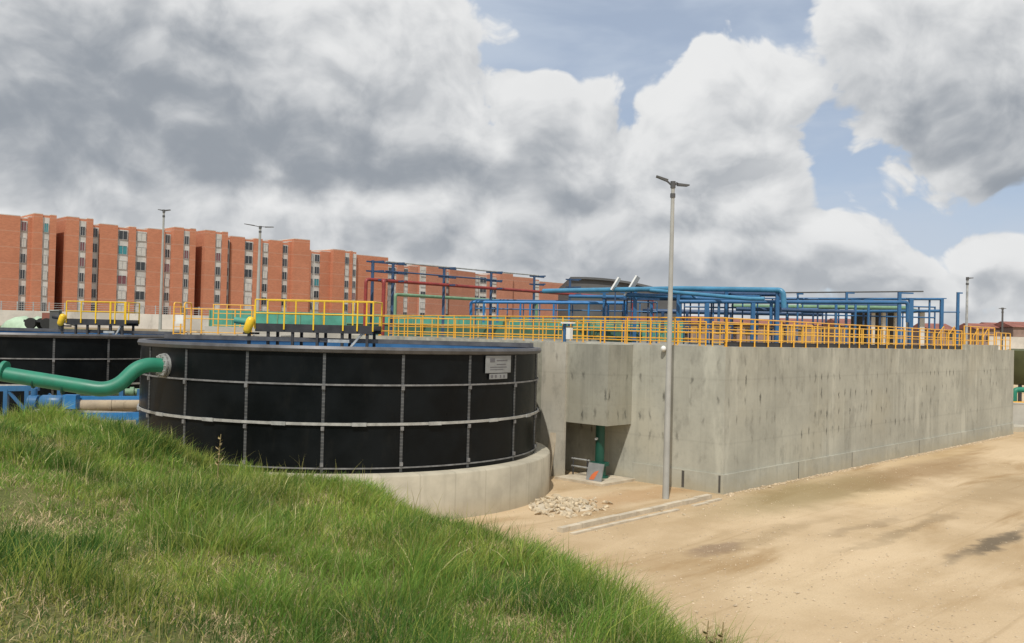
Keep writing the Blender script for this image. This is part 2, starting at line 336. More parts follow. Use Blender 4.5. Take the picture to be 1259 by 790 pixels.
def mat_bank():
    m = bpy.data.materials.new('turf_soil'); m.use_nodes = True; n = N(m.node_tree); b = m.node_tree.nodes['Principled BSDF']
    co = n.coord('Object')
    c = n.mix(n.ss(n.noise(co, 1.1, 6, .65), .35, .65), (.11, .13, .04), (.19, .19, .075))
    c = n.mix(n.m('MULTIPLY', n.ss(n.noise(co, .8, 5, .6), .56, .72), .7), c, (.26, .19, .10))
    c = n.mix(n.m('MULTIPLY', n.ss(n.noise(co, 30, 4, .7), .45, .7), .6), c, (.05, .055, .018))
    n.put(b.inputs['Base Color'], c); b.inputs['Roughness'].default_value = 1; b.inputs['Specular IOR Level'].default_value = .1
    n.put(b.inputs['Normal'], n.bump(n.noise(co, 18, 6, .7), .8, .05)); return m
M['bank'] = mat_bank()
def mat_grass():
    m = bpy.data.materials.new('grass_blades'); m.use_nodes = True; n = N(m.node_tree); nt = m.node_tree
    b = nt.nodes['Principled BSDF']; at = n.new('ShaderNodeAttribute'); at.attribute_name = 'blade'
    n.put(b.inputs['Base Color'], at.outputs['Color']); b.inputs['Roughness'].default_value = .62; b.inputs['Specular IOR Level'].default_value = .22
    tr = n.new('ShaderNodeBsdfTranslucent'); n.put(tr.inputs[0], at.outputs['Color'])
    mx = n.new('ShaderNodeMixShader'); mx.inputs[0].default_value = .42
    nt.links.new(b.outputs[0], mx.inputs[1]); nt.links.new(tr.outputs[0], mx.inputs[2]); nt.links.new(mx.outputs[0], nt.nodes['Material Output'].inputs[0]); return m
M['grass'] = mat_grass()

# ------------------------------------------------------------------ mesh helpers
INV = {}
def thing(name, label, cat, loc=(0, 0, 0), rotz=0., group=None):
    o = bpy.data.objects.new(name, None); COL.objects.link(o); o.empty_display_size = .2
    o.location = loc; o.rotation_euler = (0, 0, rotz); o['label'] = label; o['category'] = cat
    if group: o['group'] = group
    INV[o.name] = (Matrix.Translation(Vector(loc)) @ Matrix.Rotation(rotz, 4, 'Z')).inverted()
    return o
def setp(o, label=None, cat=None, group=None, kind=None):
    for k, v in (('label', label), ('category', cat), ('group', group), ('kind', kind)):
        if v: o[k] = v
    return o
class MB:
    """collects geometry in world coordinates and links it as one mesh object"""
    def __init__(s): s.v = []; s.f = []; s.sm = []
    def add(s, vs_, fs, smooth=False):
        o = len(s.v); s.v += [Vector(v) for v in vs_]; s.f += [tuple(i+o for i in f) for f in fs]; s.sm += [smooth]*len(fs); return s
    def hexa(s, p): return s.add(p, [(0, 3, 2, 1), (4, 5, 6, 7), (0, 1, 5, 4), (1, 2, 6, 5), (2, 3, 7, 6), (3, 0, 4, 7)])
    def box(s, x0, x1, y0, y1, z0, z1, fr=None):
        fr = fr or (lambda x, y, z: Vector((x, y, z)))
        return s.hexa([fr(x0, y0, z0), fr(x1, y0, z0), fr(x1, y1, z0), fr(x0, y1, z0), fr(x0, y0, z1), fr(x1, y0, z1), fr(x1, y1, z1), fr(x0, y1, z1)])
    def bar(s, a, b, w, h=None):
        a, b = Vector(a), Vector(b); h = h or w; d = (b-a).normalized()
        ref = Vector((0, 0, 1)) if abs(d.z) < .9 else Vector((1, 0, 0))
        x = d.cross(ref).normalized()*w/2; y = x.normalized().cross(d).normalized()*h/2
        return s.hexa([a-x-y, a+x-y, a+x+y, a-x+y, b-x-y, b+x-y, b+x+y, b-x+y])
    def tube(s, pts, r, seg=10, caps=True):
        pts = [Vector(p) for p in pts]; rs = r if isinstance(r, (list, tuple)) else [r]*len(pts)
        d0 = (pts[1]-pts[0]).normalized(); ref = Vector((0, 0, 1)) if abs(d0.z) < .9 else Vector((1, 0, 0))
        x = d0.cross(ref).normalized(); o = len(s.v)
        for i, p in enumerate(pts):
            a = (pts[i]-pts[i-1]).normalized() if i else d0
            b = (pts[i+1]-pts[i]).normalized() if i < len(pts)-1 else a
            d = (a+b).normalized(); x = (x - d*x.dot(d)).normalized(); y = d.cross(x)
            k = 1/max(.5, math.sqrt(max(.25, (1+a.dot(b))/2)))
            for j in range(seg):
                t = 2*math.pi*j/seg; s.v.append(p + (x*math.cos(t)+y*math.sin(t))*rs[i]*(k if 0 < i < len(pts)-1 else 1))
        for i in range(len(pts)-1):
            for j in range(seg):
                k = (j+1) % seg; s.f.append((o+i*seg+j, o+i*seg+k, o+(i+1)*seg+k, o+(i+1)*seg+j)); s.sm.append(True)
        if caps:
            e = o+(len(pts)-1)*seg; s.f.append(tuple(o+j for j in reversed(range(seg)))); s.f.append(tuple(e+j for j in range(seg))); s.sm += [False]*2
        return s
    def lathe(s, c, prof, seg=96, closed=True):
        """prof: (radius, z) list, a closed loop when closed"""
        c = Vector(c); o = len(s.v); n = len(prof)
        for (r, z) in prof:
            for j in range(seg):
                t = 2*math.pi*j/seg; s.v.append(Vector((c.x+r*math.cos(t), c.y+r*math.sin(t), c.z+z)))
        for i in range(n if closed else n-1):
            k = (i+1) % n
            for j in range(seg):
                q = (j+1) % seg; s.f.append((o+i*seg+j, o+i*seg+q, o+k*seg+q, o+k*seg+j)); s.sm.append(False)
        return s
    def build(s, name, m, parent=None, smooth_angle=None):
        me = bpy.data.meshes.new(name); inv = INV.get(parent.name) if parent is not None else None
        vs_ = [inv @ v for v in s.v] if inv is not None else s.v
        me.from_pydata([tuple(v) for v in vs_], [], s.f)
        me.polygons.foreach_set('use_smooth', s.sm); me.materials.append(m); me.update(); smooth = any(s.sm)
        bm = bmesh.new(); bm.from_mesh(me); bmesh.ops.recalc_face_normals(bm, faces=bm.faces); bm.to_mesh(me); bm.free()
        if smooth: me.set_sharp_from_angle(angle=R_(62))
        o = bpy.data.objects.new(name, me); COL.objects.link(o)
        if parent is not None: o.parent = parent; INV[o.name] = inv
        return o
def fillet(pts, r=.35, n=6):
    pts = [Vector(p) for p in pts]; out = [pts[0]]
    for i in range(1, len(pts)-1):
        a, b, c = pts[i-1], pts[i], pts[i+1]
        k = min(r, (a-b).length*.48, (c-b).length*.48); p0 = b+(a-b).normalized()*k; p1 = b+(c-b).normalized()*k
        for j in range(n+1):
            u = j/n; out.append(p0*(1-u)**2 + b*2*u*(1-u) + p1*u*u)
    return out+[pts[-1]]
def copy_tree(o, loc, rotz, label, parent=None):
    c = o.copy(); COL.objects.link(c)
    if parent is None: c.location = loc; c.rotation_euler = (0, 0, rotz); c['label'] = label
    else: c.parent = parent
    for ch in list(o.children):
        if ch.name in bpy.data.objects: copy_tree(ch, None, 0, None, c)
    return c

def shade_edges(o, ang=40):
    me = o.data; me.polygons.foreach_set('use_smooth', [True]*len(me.polygons)); me.set_sharp_from_angle(angle=R_(ang)); return o

# ------------------------------------------------------------------ ground
def sstep(x, a, b):
    u = np.clip((x-a)/(b-a), 0, 1); return u*u*(3-2*u)
PLAT = 5.3
def make_ground():
    rs = np.array(sorted([-4000, -1500, -600, -300, -150, -90, -60, -45, -35, -28, -22, -17, -13, -10, -7, -5, -3, -2, -1, 0, .15, .25, 1, 3, 6, 10, 15, 20, 25, 30, 35, 36.7, 36.8, 38, 40, 44, 50, 58, 68, 80, 100, 140, 200, 300, 600, 1500, 4000]), float)
    ts = np.array(sorted([-4000, -1500, -600, -300, -150, -90, -60, -45, -30, -20, -15, -10, -5, 0, 5, 10, 15, 20, 22, 23.75, 23.85, 25, 27, 29, 31, 34, 38, 42, 44, 45, 46, 47, 48, 49, 50, 52, 56, 62, 70, 85, 110, 150, 220, 320, 600, 1500, 4000]), float)
    Rg, Tg = np.meshgrid(rs, ts)
    mid = (Rg > .2) & (Rg < 36.75)
    z = np.where(mid, np.where(Tg > 23.8, PLAT, 0), np.where(Rg <= .2, PLAT*sstep(Tg, 44, 50), PLAT*sstep(Tg, 22, 40)))
    m = MB(); vs_ = [(a, b, c) for a, b, c in zip(Rg.ravel(), Tg.ravel(), z.ravel())]
    nx = len(rs); fs = [(j*nx+i, j*nx+i+1, (j+1)*nx+i+1, (j+1)*nx+i) for j in range(len(ts)-1) for i in range(nx-1)]
    m.add(vs_, fs); o = m.build('ground', M['ground']); o.location = C0; o.rotation_euler = (0, 0, RZ); o['kind'] = 'structure'
make_ground()

# grassy bank the photographer stands on
EDGE = np.array([(9, -8), (4.6, -2), (2.25, 2.5), (.98, 6.3), (-.02, 9.0), (-2.0, 11.8), (-3.8, 13.4), (-6.2, 15.4), (-9.3, 17.2), (-16, 19.5), (-34, 23)], float)
def edge_sd(x, y):
    """signed distance to the bank's edge, positive outside"""
    best = np.full(x.shape, 1e9); sg = np.ones(x.shape)
    for a, b in zip(EDGE[:-1], EDGE[1:]):
        d = b-a; L2 = (d**2).sum(); u = np.clip(((x-a[0])*d[0]+(y-a[1])*d[1])/L2, 0, 1)
        qx, qy = x-(a[0]+u*d[0]), y-(a[1]+u*d[1]); dist = np.hypot(qx, qy); cr = d[0]*qy-d[1]*qx
        upd = dist < best; best = np.where(upd, dist, best); sg = np.where(upd, np.where(cr > 0, -1, 1), sg)
    return best*sg
def vnoise(x, y, s, seed):
    x = x*s; y = y*s; xi = np.floor(x).astype(int); yi = np.floor(y).astype(int); fx = x-xi; fy = y-yi
    def h(a, b):
        k = (a*374761393 + b*668265263 + seed*974711) & 0x7fffffff; k = ((k ^ (k >> 13))*1274126177) & 0x7fffffff; return ((k ^ (k >> 16)) & 0xffff)/65535.
    fx = fx*fx*(3-2*fx); fy = fy*fy*(3-2*fy)
    return (h(xi, yi)*(1-fx)+h(xi+1, yi)*fx)*(1-fy)+(h(xi, yi+1)*(1-fx)+h(xi+1, yi+1)*fx)*fy
def fbm(x, y, s, seed, o=4):
    v = 0; a = .5; t = 0
    for i in range(o): v = v+a*vnoise(x, y, s*2**i, seed+i); t += a; a *= .5
    return v/t
def bank_z(x, y):
    d = edge_sd(x, y)
    z = 3.74 + .58*sstep(-d, 0, 6.0)
    z = z + np.where(d > 0, -(.62*d - .35*(1-np.exp(-d/.6))*.6), 0)
    z = z + (.36*sstep(-x, 4.2, 6.4)-.10*sstep(-x, 6.5, 9.5))*sstep(d, -8, -1) - .09*np.exp(-(((x+4.3)/.8)**2+((y-13.8)/2.0)**2)) + .15*np.exp(-(((x+2.35)/1.0)**2+((y-11.6)/2.0)**2)) + .12*np.exp(-(((x-.4)/.9)**2+((y-8.2)/1.6)**2))
    return z + (fbm(x, y, .5, 3)-.5)*.34 + (fbm(x, y, 2.2, 9)-.5)*.10
def make_bank():
    xs = np.concatenate([np.linspace(-60, -20, 30), np.linspace(-19.7, 14, 170)]); ys = np.concatenate([np.linspace(-12, 2, 30), np.linspace(2.2, 30, 150)])
    X, Y = np.meshgrid(xs, ys); Z = np.maximum(bank_z(X, Y), -.3); nx = len(xs)
    m = MB(); fs = []
    Zf = Z.ravel()
    for j in range(len(ys)-1):
        for i in range(nx-1):
            q = (j*nx+i, j*nx+i+1, (j+1)*nx+i+1, (j+1)*nx+i)
            if max(Zf[k] for k in q) > -.29: fs.append(q)
    m.add(list(zip(X.ravel(), Y.ravel(), Zf)), fs, True); o = m.build('grass_bank', M['bank']); o['kind'] = 'structure'
make_bank()

# ------------------------------------------------------------------ bolted tanks
def make_tank(cx, cy, label, ph0, front=True):
    r, z0, z1 = 7.36, 1.5, 5.34
    t = thing('bolted_tank', label, 'tank', (cx, cy, 0), 0, 'black bolted tanks'); c = (cx, cy, 0)
    shade_edges(MB().lathe(c, [(7.92, -.3), (7.92, 1.42), (7.86, 1.48), (7.0, 1.48), (7.0, -.3)], 128).build('concrete_ring', M['ring'], t), 50)
    shade_edges(MB().lathe(c, [(r, 1.484), (r, z1), (r-.05, z1), (r-.05, 1.484)], 128).build('shell', M['black'], t), 50)
    shade_edges(MB().lathe(c, [(r-.054, 2.0), (r-.054, z1-.02), (r-.075, z1-.02), (r-.075, 2.0)], 128).build('liner', M['blue'], t), 50)
    shade_edges(MB().lathe(c, [(r+.004, z1-.16), (r+.10, z1-.14), (r+.14, z1-.04), (r+.10, z1+.05), (r-.12, z1+.05), (r-.12, z1+.004), (r+.004, z1+.004)], 128).build('rim', M['rim'], t), 30)
    for zz, h, w, mm in ((4.21, .026, .05, 'hoop_dark'), (3.0, .042, .075, 'hoop'), (1.64, .022, .05, 'hoop_dark')):
        shade_edges(MB().lathe(c, [(r+.03, zz-h), (r+w, zz-h), (r+w, zz+h), (r+.03, zz+h)], 128).build('hoop', M[mm], t), 50)
    lv = [1.5, 1.66, 3.02, 4.23, z1-.17]
    for k in range(19):
        a = ph0+2*math.pi*k/19; e = Vector((math.cos(a), math.sin(a), 0)); s_ = Vector((-e.y, e.x, 0)); cc = Vector(c)
        b = MB()
        for lo, hi in ((1.5, z1-.17),):
            q = [cc+e*rr+s_*ww+Vector((0, 0, zz)) for zz in (lo, hi) for rr, ww in ((r-.01, -.045), (r+.022, -.045), (r+.022, .045), (r-.01, .045))]
            b.hexa(q)
        sb = b.build('seam_bar', M['seam'], t)
        for zz in (4.12, 2.86, 1.75):
            p = cc+e*(r+.05)+Vector((0, 0, zz)); MB().box(-.03, .03, -.05, .05, -.06, .06, lambda x, y, z: p+e*x+s_*y+Vector((0, 0, z))).build('splice_plate', M['hoop_dark'], sb)
    if front:
        for k in range(19):
            a = ph0+2*math.pi*(k+.45)/19; e = Vector((math.cos(a), math.sin(a), 0)); s_ = Vector((-e.y, e.x, 0)); p = Vector(c)+e*(r+.085)+Vector((0, 0, 3.0))
            MB().box(-.02, .025, -.22, .22, -.055, .055, lambda x, y, z: p+e*x+s_*y+Vector((0, 0, z))).build('hoop_clamp', M['galv'], t)
    w = MB(); w.lathe(c, [(.01, 5.02), (r-.09, 5.02), (r-.09, 4.6), (.01, 4.6)], 64).build('liquor', M['tankwater'], t)
    return t
TC = Vector((-6.34, 36.05, 0))
dseam = ray(398, 480); dseam.z = 0; dseam.normalize()
bq = dseam.dot(TC); kk = bq-math.sqrt(bq*bq-(TC.length_squared-7.36**2)); hp = dseam*kk-TC
PH = math.atan2(hp.y, hp.x)
make_tank(TC.x, TC.y, 'round black panelled tank on a concrete ring with a grey notice plate near its rim', PH)
T2 = Vector((-24.9, 49.6, 0))
make_tank(T2.x, T2.y, 'black panelled tank half hidden behind the nearer tank and the green pipe', PH+.12, False)

# notice plate on the tank
def on_tank(px, py, rad=7.36):
    d = ray(px, py); k_ = d.xy.length; dd = Vector((d.x, d.y, 0))/k_; b = dd.dot(TC); k = b-math.sqrt(b*b-(TC.length_squared-rad**2))
    p = dd*k; return math.atan2(p.y-TC.y, p.x-TC.x), CAMZ+d.z/k_*k
def curved_plate(px0, px1, py0, py1, rad, thick, n=6):
    a0, z1 = on_tank(px0, (py0)); a1, _ = on_tank(px1, py0); _, z0 = on_tank((px0+px1)/2, py1); _, z1 = on_tank((px0+px1)/2, py0)
    m = MB()
    for i in range(n):
        q = [TC+Vector((math.cos(a)*rr, math.sin(a)*rr, z)) for z in (z0, z1) for a, rr in ((a0+(a1-a0)*i/n, rad), (a0+(a1-a0)*(i+1)/n, rad), (a0+(a1-a0)*(i+1)/n, rad+thick), (a0+(a1-a0)*i/n, rad+thick))]
        m.hexa(q)
    return m
sg = thing('notice_plate', 'grey notice plate with a smaller plate under it on the black tank', 'sign', tuple(TC+Vector((0, 0, 4))))
curved_plate(596, 626.5, 437, 458, 7.40, .02).build('main_plate', M['plate'], sg)
lp = curved_plate(600.5, 622, 459, 465.5, 7.40, .018).build('lower_plate', M['plate'], sg)
for (a, b, c, d) in ((601, 607, 440, 445), (609, 622, 442, 443.5), (609, 620, 447, 448.2), (601, 621, 450.5, 451.7), (601, 617, 453.5, 454.5)):
    curved_plate(a, b, c, d, 7.421, .004, 2).build('print_line', M['ink'], sg)
for (a, b) in ((602, 604.5), (607, 609), (613, 614.5), (617, 619)):
    curved_plate(a, b, 460.5, 464, 7.419, .004, 1).build('print_mark', M['ink'], lp)

# ------------------------------------------------------------------ concrete basin
WT = 5.6; RL, TL = 37.0, 23.8
def make_basin():
    t = thing('concrete_basin', 'long grey concrete basin with streaked walls and a dark alcove at its short end', 'basin', tuple(C0), RZ)
    m = MB()
    m.box(0, .4, 0, TL, -.4, WT, B); m.box(.4, RL, 0, .4, -.4, WT, B); m.box(RL-.4, RL, .4, TL, -.4, WT, B); m.box(.4, RL-.4, TL-.4, TL, -.4, WT, B)
    m.build('wall', M['conc'], t)
    # dividing walls inside
    MB().box(12, 12.4, .4, TL-.4, 0, WT-.05, B).box(24, 24.4, .4, TL-.4, 0, WT-.05, B).build('inner_wall', M['conc_plain'], t)
    # walkway slab inside the parapet, set down
    MB().box(.4, 1.9, .4, TL-.4, WT-.35, WT-.12, B).box(1.9, RL-.4, .4, 1.9, WT-.35, WT-.12, B).build('walkway_slab', M['conc_plain'], t)
    # raised end block on the long wall
    MB().box(27.4, 33.6, .003, .397, WT-.02, WT+.30, B).build('raised_coping', M['conc'], t)
    # footing upstand along both faces
    MB().box(-.05, 0, -.05, 4.2, -.3, .74, B).build('footing', M['conc'], t)
    MB().box(0, RL, -.05, 0, -.3, .74, B).build('footing', M['conc'], t)
    for r in (6.1, 11.5, 20): MB().box(r-.02, r+.02, -.056, -.02, 0, .72, B).build('footing_joint', M['joint'], t)
    for q, w_ in ((.12, .045), (1.75, .06)): MB().box(-.056, -.02, q-w_, q+w_, .05, .70, B).build('footing_joint', M['joint'], t)
    # valve alcove: overhanging box on a side leg
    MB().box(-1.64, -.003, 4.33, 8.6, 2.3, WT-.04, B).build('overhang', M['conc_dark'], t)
    MB().box(-1.76, -1.643, 6.45, 7.75, -.3, WT-.02, B).build('side_leg', M['conc_pale'], t)
    MB().box(-2.3, -.061, 4.0, 6.448, -.2, .10, B).build('alcove_floor', M['kerb'], t)
    MB().box(.41, RL-.41, .41, TL-.41, 4.0, 4.75, B).build('water', M['water'], t)
make_basin()
rw = thing('retaining_wall', 'grey concrete retaining wall running back behind the tanks', 'wall', tuple(B(0, TL, 0)), RZ)
MB().box(0, .4, TL+.01, 46, -.3, 5.55, B).build('wall_face', M['conc_pale'], rw)

# ------------------------------------------------------------------ railings
def railing(label, a, b, n, mat_, h=1.1, group='yellow railings along the basin', shade_strip=False, cat='railing', rails=(1.0, .6, .24)):
    a, b = Vector(a), Vector(b); d = (b-a).normalized(); s_ = Vector((-d.y, d.x, 0))
    t = thing('guard_railing', label, cat, tuple(a), math.atan2(d.y, d.x), group)
    post = None
    for k in range(n+1):
        p = a+(b-a)*k/n
        if post is None:
            post = MB().bar(p, p+Vector((0, 0, h-.02)), .06, .05).box(-.06, .06, -.05, .05, 0, .012, lambda x, y, z: p+d*x+s_*y+Vector((0, 0, z))).build('post', mat_, t); p0 = p
        else:
            c = post.copy(); COL.objects.link(c); c.parent = t; c.location = ((b-a).length*k/n, 0, (b.z-a.z)*k/n)
    names = ('top_rail', 'middle_rail', 'lower_rail')
    for nm, f in zip(names, rails):
        MB().tube([a-d*.03+Vector((0, 0, h*f)), b+d*.03+Vector((0, 0, h*f))], .026 if nm == 'top_rail' else .021, 8).build(nm, mat_, t)
    if shade_strip: MB().box(-.02, (b-a).length+.02, .03, .05, .01, .19, lambda x, y, z: a+d*x+s_*y+Vector((0, 0, z))).build('dark_shade_strip', M['dark'], t)  # added dark strip, stands in for the shaded gap under the rails
    return t
zt = WT+.002
railing('yellow railing on the short basin wall, from the black tank to the lamp pole', B(.2, .1, zt), B(.2, 22.4, zt), 19, M['yellow'])
railing('yellow railing along the long basin wall edge above the sandy yard', B(.3, .2, zt), B(27.2, .2, zt), 24, M['orange'], shade_strip=True)
railing('short yellow railing on the raised coping near the far end of the long wall', B(27.6, .2, WT+.302), B(33.4, .2, WT+.302), 5, M['orange'])
railing('last yellow railing past the raised coping at the far end of the wall', B(33.8, .2, zt), B(36.8, .2, zt), 3, M['orange'])
zw = WT-.118
railing('inner yellow railing of the walkway, parallel to the long basin wall', B(2.0, 1.8, zw), B(36.3, 1.8, zw), 30, M['orange'])
railing('inner yellow railing of the walkway over the short basin wall', B(1.8, 2.0, zw), B(1.8, 22.4, zw), 15, M['yellow'])
railing('yellow railing across the basin on its first dividing wall', B(12.2, 2.4, WT-.04), B(12.2, 23, WT-.04), 16, M['orange'])
railing('yellow railing across the basin on its second dividing wall', B(24.2, 2.4, WT-.04), B(24.2, 23, WT-.04), 16, M['orange'])
railing('yellow railing along the back wall of the basin', B(2.2, 23.6, WT+.002), B(36, 23.6, WT+.002), 26, M['orange'])
# stair flights with sloping rails near the raised end
for nm, r0 in (('sloping yellow stair rail before the raised coping', 27.3), ('sloping yellow stair rail after the raised coping', 33.7)):
    t = thing('stair_rail', nm, 'stair rail', tuple(B(r0, .9, zw)), RZ, 'stair rails by the raised coping')
    for off in (.65, 1.25):
        MB().tube(fillet([B(r0-1.0, off, zw), B(r0-1.0, off, zw+.95), B(r0, off, zw+1.5), B(r0, off, zw+.3)], .1), .026, 8).build('handrail', M['yellow'], t)
    s_ = MB()
    for k in range(3): s_.box(r0-.95+.32*k, r0-.65+.32*k, .62, 1.28, zw+.003, zw+.1+.1*k, B)
    s_.build('steps', M['yellow'], t)

# ------------------------------------------------------------------ mixer bridges on the tanks
def platform(label, c, u, ln, wd, zd, sgn_motor, n, group='mixer bridges on the tanks'):
    c = Vector((c[0], c[1], 0)); u = Vector((u[0], u[1], 0)).normalized(); s_ = Vector((-u.y, u.x, 0))
    fr = lambda x, y, z: c+u*x+s_*y+Vector((0, 0, z))
    t = thing('mixer_bridge', label, 'platform', tuple(c+Vector((0, 0, 5.0))), math.atan2(u.y, u.x), group)
    MB().box(-ln/2, ln/2, -wd/2, wd/2, zd-.06, zd, fr).build('deck', M['dark'], t)
    for y in (-wd/2-.05, wd/2+.002): MB().box(-ln/2, ln/2, y, y+.048, zd-.20, zd+.12, fr).build('edge_beam', M['dark'], t)
    for x in np.linspace(-ln/2+.5, ln/2-.25, 5):
        for y in (-wd/2, wd/2-.1): MB().box(x-.05, x+.05, y, y+.1, 4.8, zd-.07, fr).build('support_leg', M['dark'], t)
    MB().bar(fr(ln*.27, -wd/2+.05, 5.0), fr(ln*.42, -wd/2+.05, zd-.1), .08).build('brace', M['galv'], t)
    MB().bar(fr(ln*.12, -wd/2+.05, 5.45), fr(ln*.3, -wd/2+.05, 5.45), .12).build('crossbar', M['galv'], t)
    for y in (-wd/2-.08, wd/2+.08):
        for f in (1.05, .52): MB().tube([fr(-ln/2, y, zd+f), fr(ln/2, y, zd+f)], .024, 8).build('handrail', M['lemon'], t)
        for x in list(np.linspace(-ln/2, ln/2, n+1))+[ln/2-.62]:
            MB().bar(fr(x, y, zd-.1), fr(x, y, zd+1.04), .055).build('post', M['lemon'], t)
    for x in (ln/2,):
        for f in (1.05, .52): MB().tube([fr(x, -wd/2-.08, zd+f), fr(x, wd/2+.08, zd+f)], .024, 8).build('end_rail', M['lemon'], t)
    # drive at the end
    d = thing('mixer_drive', 'yellow gearbox with a teal motor at the end of the '+('nearer' if sgn_motor else 'farther')+' tank bridge', 'motor', tuple(fr(-ln/2-.3, 0, 5.2)), math.atan2(u.y, u.x), 'mixer drives')
    g = MB(); a = fr(-ln/2-.30, -wd/2-.2, zd-.28); b = fr(-ln/2-.08, -wd/2-.2, zd+.36); dd = (b-a).normalized()
    g.tube([a, a+dd*.04, a+dd*.14, b-dd*.14, b-dd*.04, b], [.04, .12, .165, .165, .12, .04], 16).build('gearbox', M['lemon'], d)
    MB().tube([fr(-ln/2-.25, -wd/2+.1, zd+.15), fr(-ln/2-.9, -wd/2+.1, zd+.22)], .13, 12).build('motor', M['teal' if sgn_motor else 'dark'], d)
    MB().tube([fr(-ln/2-.25, -wd/2-.02, zd+.05), fr(-ln/2-.25, -wd/2-.02, 4.8)], .07, 10).build('shaft_housing', M['dark'], d)
    MB().box(-ln/2-.5, -ln/2, -wd/2-.05, -wd/2+.4, zd-.32, zd-.24, fr).build('mounting_plate', M['dark'], d)
pa, pb = P(316, 403, 36.6), P(461, 405, 36.0)
platform('yellow railed mixer bridge on top of the nearer black tank', ((pa.x+pb.x)/2, (pa.y+pb.y)/2+.6), (pb.x-pa.x, pb.y-pa.y), (pb-pa).length, 1.1, 5.95, True, 4)
pa, pb = P(84, 396, 50), P(157, 396, 49.4)
platform('yellow railed mixer bridge on top of the farther black tank', ((pa.x+pb.x)/2, (pa.y+pb.y)/2+.6), (pb.x-pa.x, pb.y-pa.y), (pb-pa).length, 1.1, 6.0, False, 4)
# bridge carriers: beams resting on the rims
for c, nm in ((TC, 'nearer'), (T2, 'farther')):
    t = thing('bridge_beam', 'dark steel beams laid across the rim of the '+nm+' black tank', 'beam', tuple(c+Vector((0, 0, 5.4))), 0, 'bridge beams')
    for y in (.5, 1.35): MB().box(c.x-7.2, c.x+7.2, c.y+y-.06, c.y+y+.06, 5.392, 5.55).build('beam', M['rim'], t)

# access railings behind the nearer tank
a, b = P(227, 409, 44), P(309, 411, 44)
a.z = b.z = 5.55
railing('orange railing on the wall behind the nearer tank, left of its bridge', a, b, 4, M['orange'], 1.15, 'orange access railings', rails=(1, .6, .05))
a2, b2 = P(262, 400, 52), P(312, 402, 52); a2.z = b2.z = 5.9
railing('paler orange railing on the far walkway behind the tanks', a2, b2, 3, M['orange'], 1.2, 'orange access railings', rails=(1, .6, .05))
aw = thing('access_walkway', 'grey concrete walkway wall behind the nearer tank carrying an orange railing', 'walkway', tuple(P(227, 409, 44)))
q = [P(222, 409, 44.2), P(345, 412, 44.2)]
MB().box(q[0].x, q[1].x, 44.25, 46.6, -.2, 5.54).build('wall_face', M['conc_plain'], aw)
fw = thing('far_walkway', 'far grey walkway block between the tanks and the apartment fence', 'walkway', tuple(P(262, 400, 52)))
MB().box(a2.x-.4, b2.x+6, 51.8, 53.2, -.2, 5.89).build('wall_face', M['conc_plain'], fw)
ld = thing('access_ladder', 'orange steel access ladder with tall handrails at the back of the nearer tank', 'ladder', tuple(P(213, 414, 42.5)))
l0, l1 = P(213, 415, 42.5), P(226, 415, 42.5)
for p in (l0, l1): MB().tube(fillet([p-Vector((0, 0, 5.2)), p+Vector((0, 0, 1.6)), p+Vector((.0, .9, 1.6)), p+Vector((0, .9, .2))], .15), .035, 8).build('stile', M['orange'], ld)
for k in range(22): MB().bar(l0+Vector((0, 0, -4.9+.3*k)), l1+Vector((0, 0, -4.9+.3*k)), .03).build('rung', M['orange'], ld)
MB().box(l0.x+.1, l1.x-.04, 42.46, 42.48, l0.z+.65, l0.z+1.05).build('notice', M['white'], ld)

# ------------------------------------------------------------------ big green pipe, pipes and blue walkway by the tanks
a0, zf = on_tank(203, 449)
fl = TC+Vector((math.cos(a0)*7.36, math.sin(a0)*7.36, zf)); ed = Vector((math.cos(a0), math.sin(a0), 0))
gp = thing('green_pipe', 'thick green pipe running from the flange on the nearer tank down and left', 'pipe', tuple(fl))
Yp = fl.y
path = [fl+ed*.0, P(172, 448, Yp-.6), P(138, 482, Yp-1.0), P(112, 482.5, Yp-1.2), P(0, 459, Yp-1.4), P(-150, 430, Yp-2)]
pth = fillet(path[:2]+[P(139, 481, Yp-1.0)]+path[4:], .95, 8)
MB().tube(pth, .235, 20).build('pipe_run', M['green'], gp)
MB().tube([fl-ed*.01, fl+ed*.06], .40, 20).build('flange', M['galv'], gp)
MB().tube([fl+ed*.10, fl+ed*.16], .38, 20).build('flange', M['galv'], gp)
for k in range(12):
    t_ = 2*math.pi*k/12; s_ = Vector((-ed.y, ed.x, 0)); p = fl+ed*.02+(s_*math.cos(t_)+Vector((0, 0, 1))*math.sin(t_))*.33
    MB().tube([p, p+ed*.2], .025, 6).build('flange_bolt', M['hoop'], gp)
for q_ in (.30, .62):
    c_ = P(112, 482.5, Yp-1.05).lerp(P(0, 459, Yp-1.4), q_); e_ = (P(0, 459, Yp-1.4)-P(112, 482.5, Yp-1.05)).normalized()
    MB().tube([c_-e_*.02, c_+e_*.02], .243, 20).build('weld_ring', M['pipegreen'], gp)
g2 = P(4, 455, Yp-1.4); MB().tube([g2+Vector((-.03, 0, 0)), g2+Vector((.08, 0, -.015))], .30, 20).build('pipe_collar', M['green'], gp)

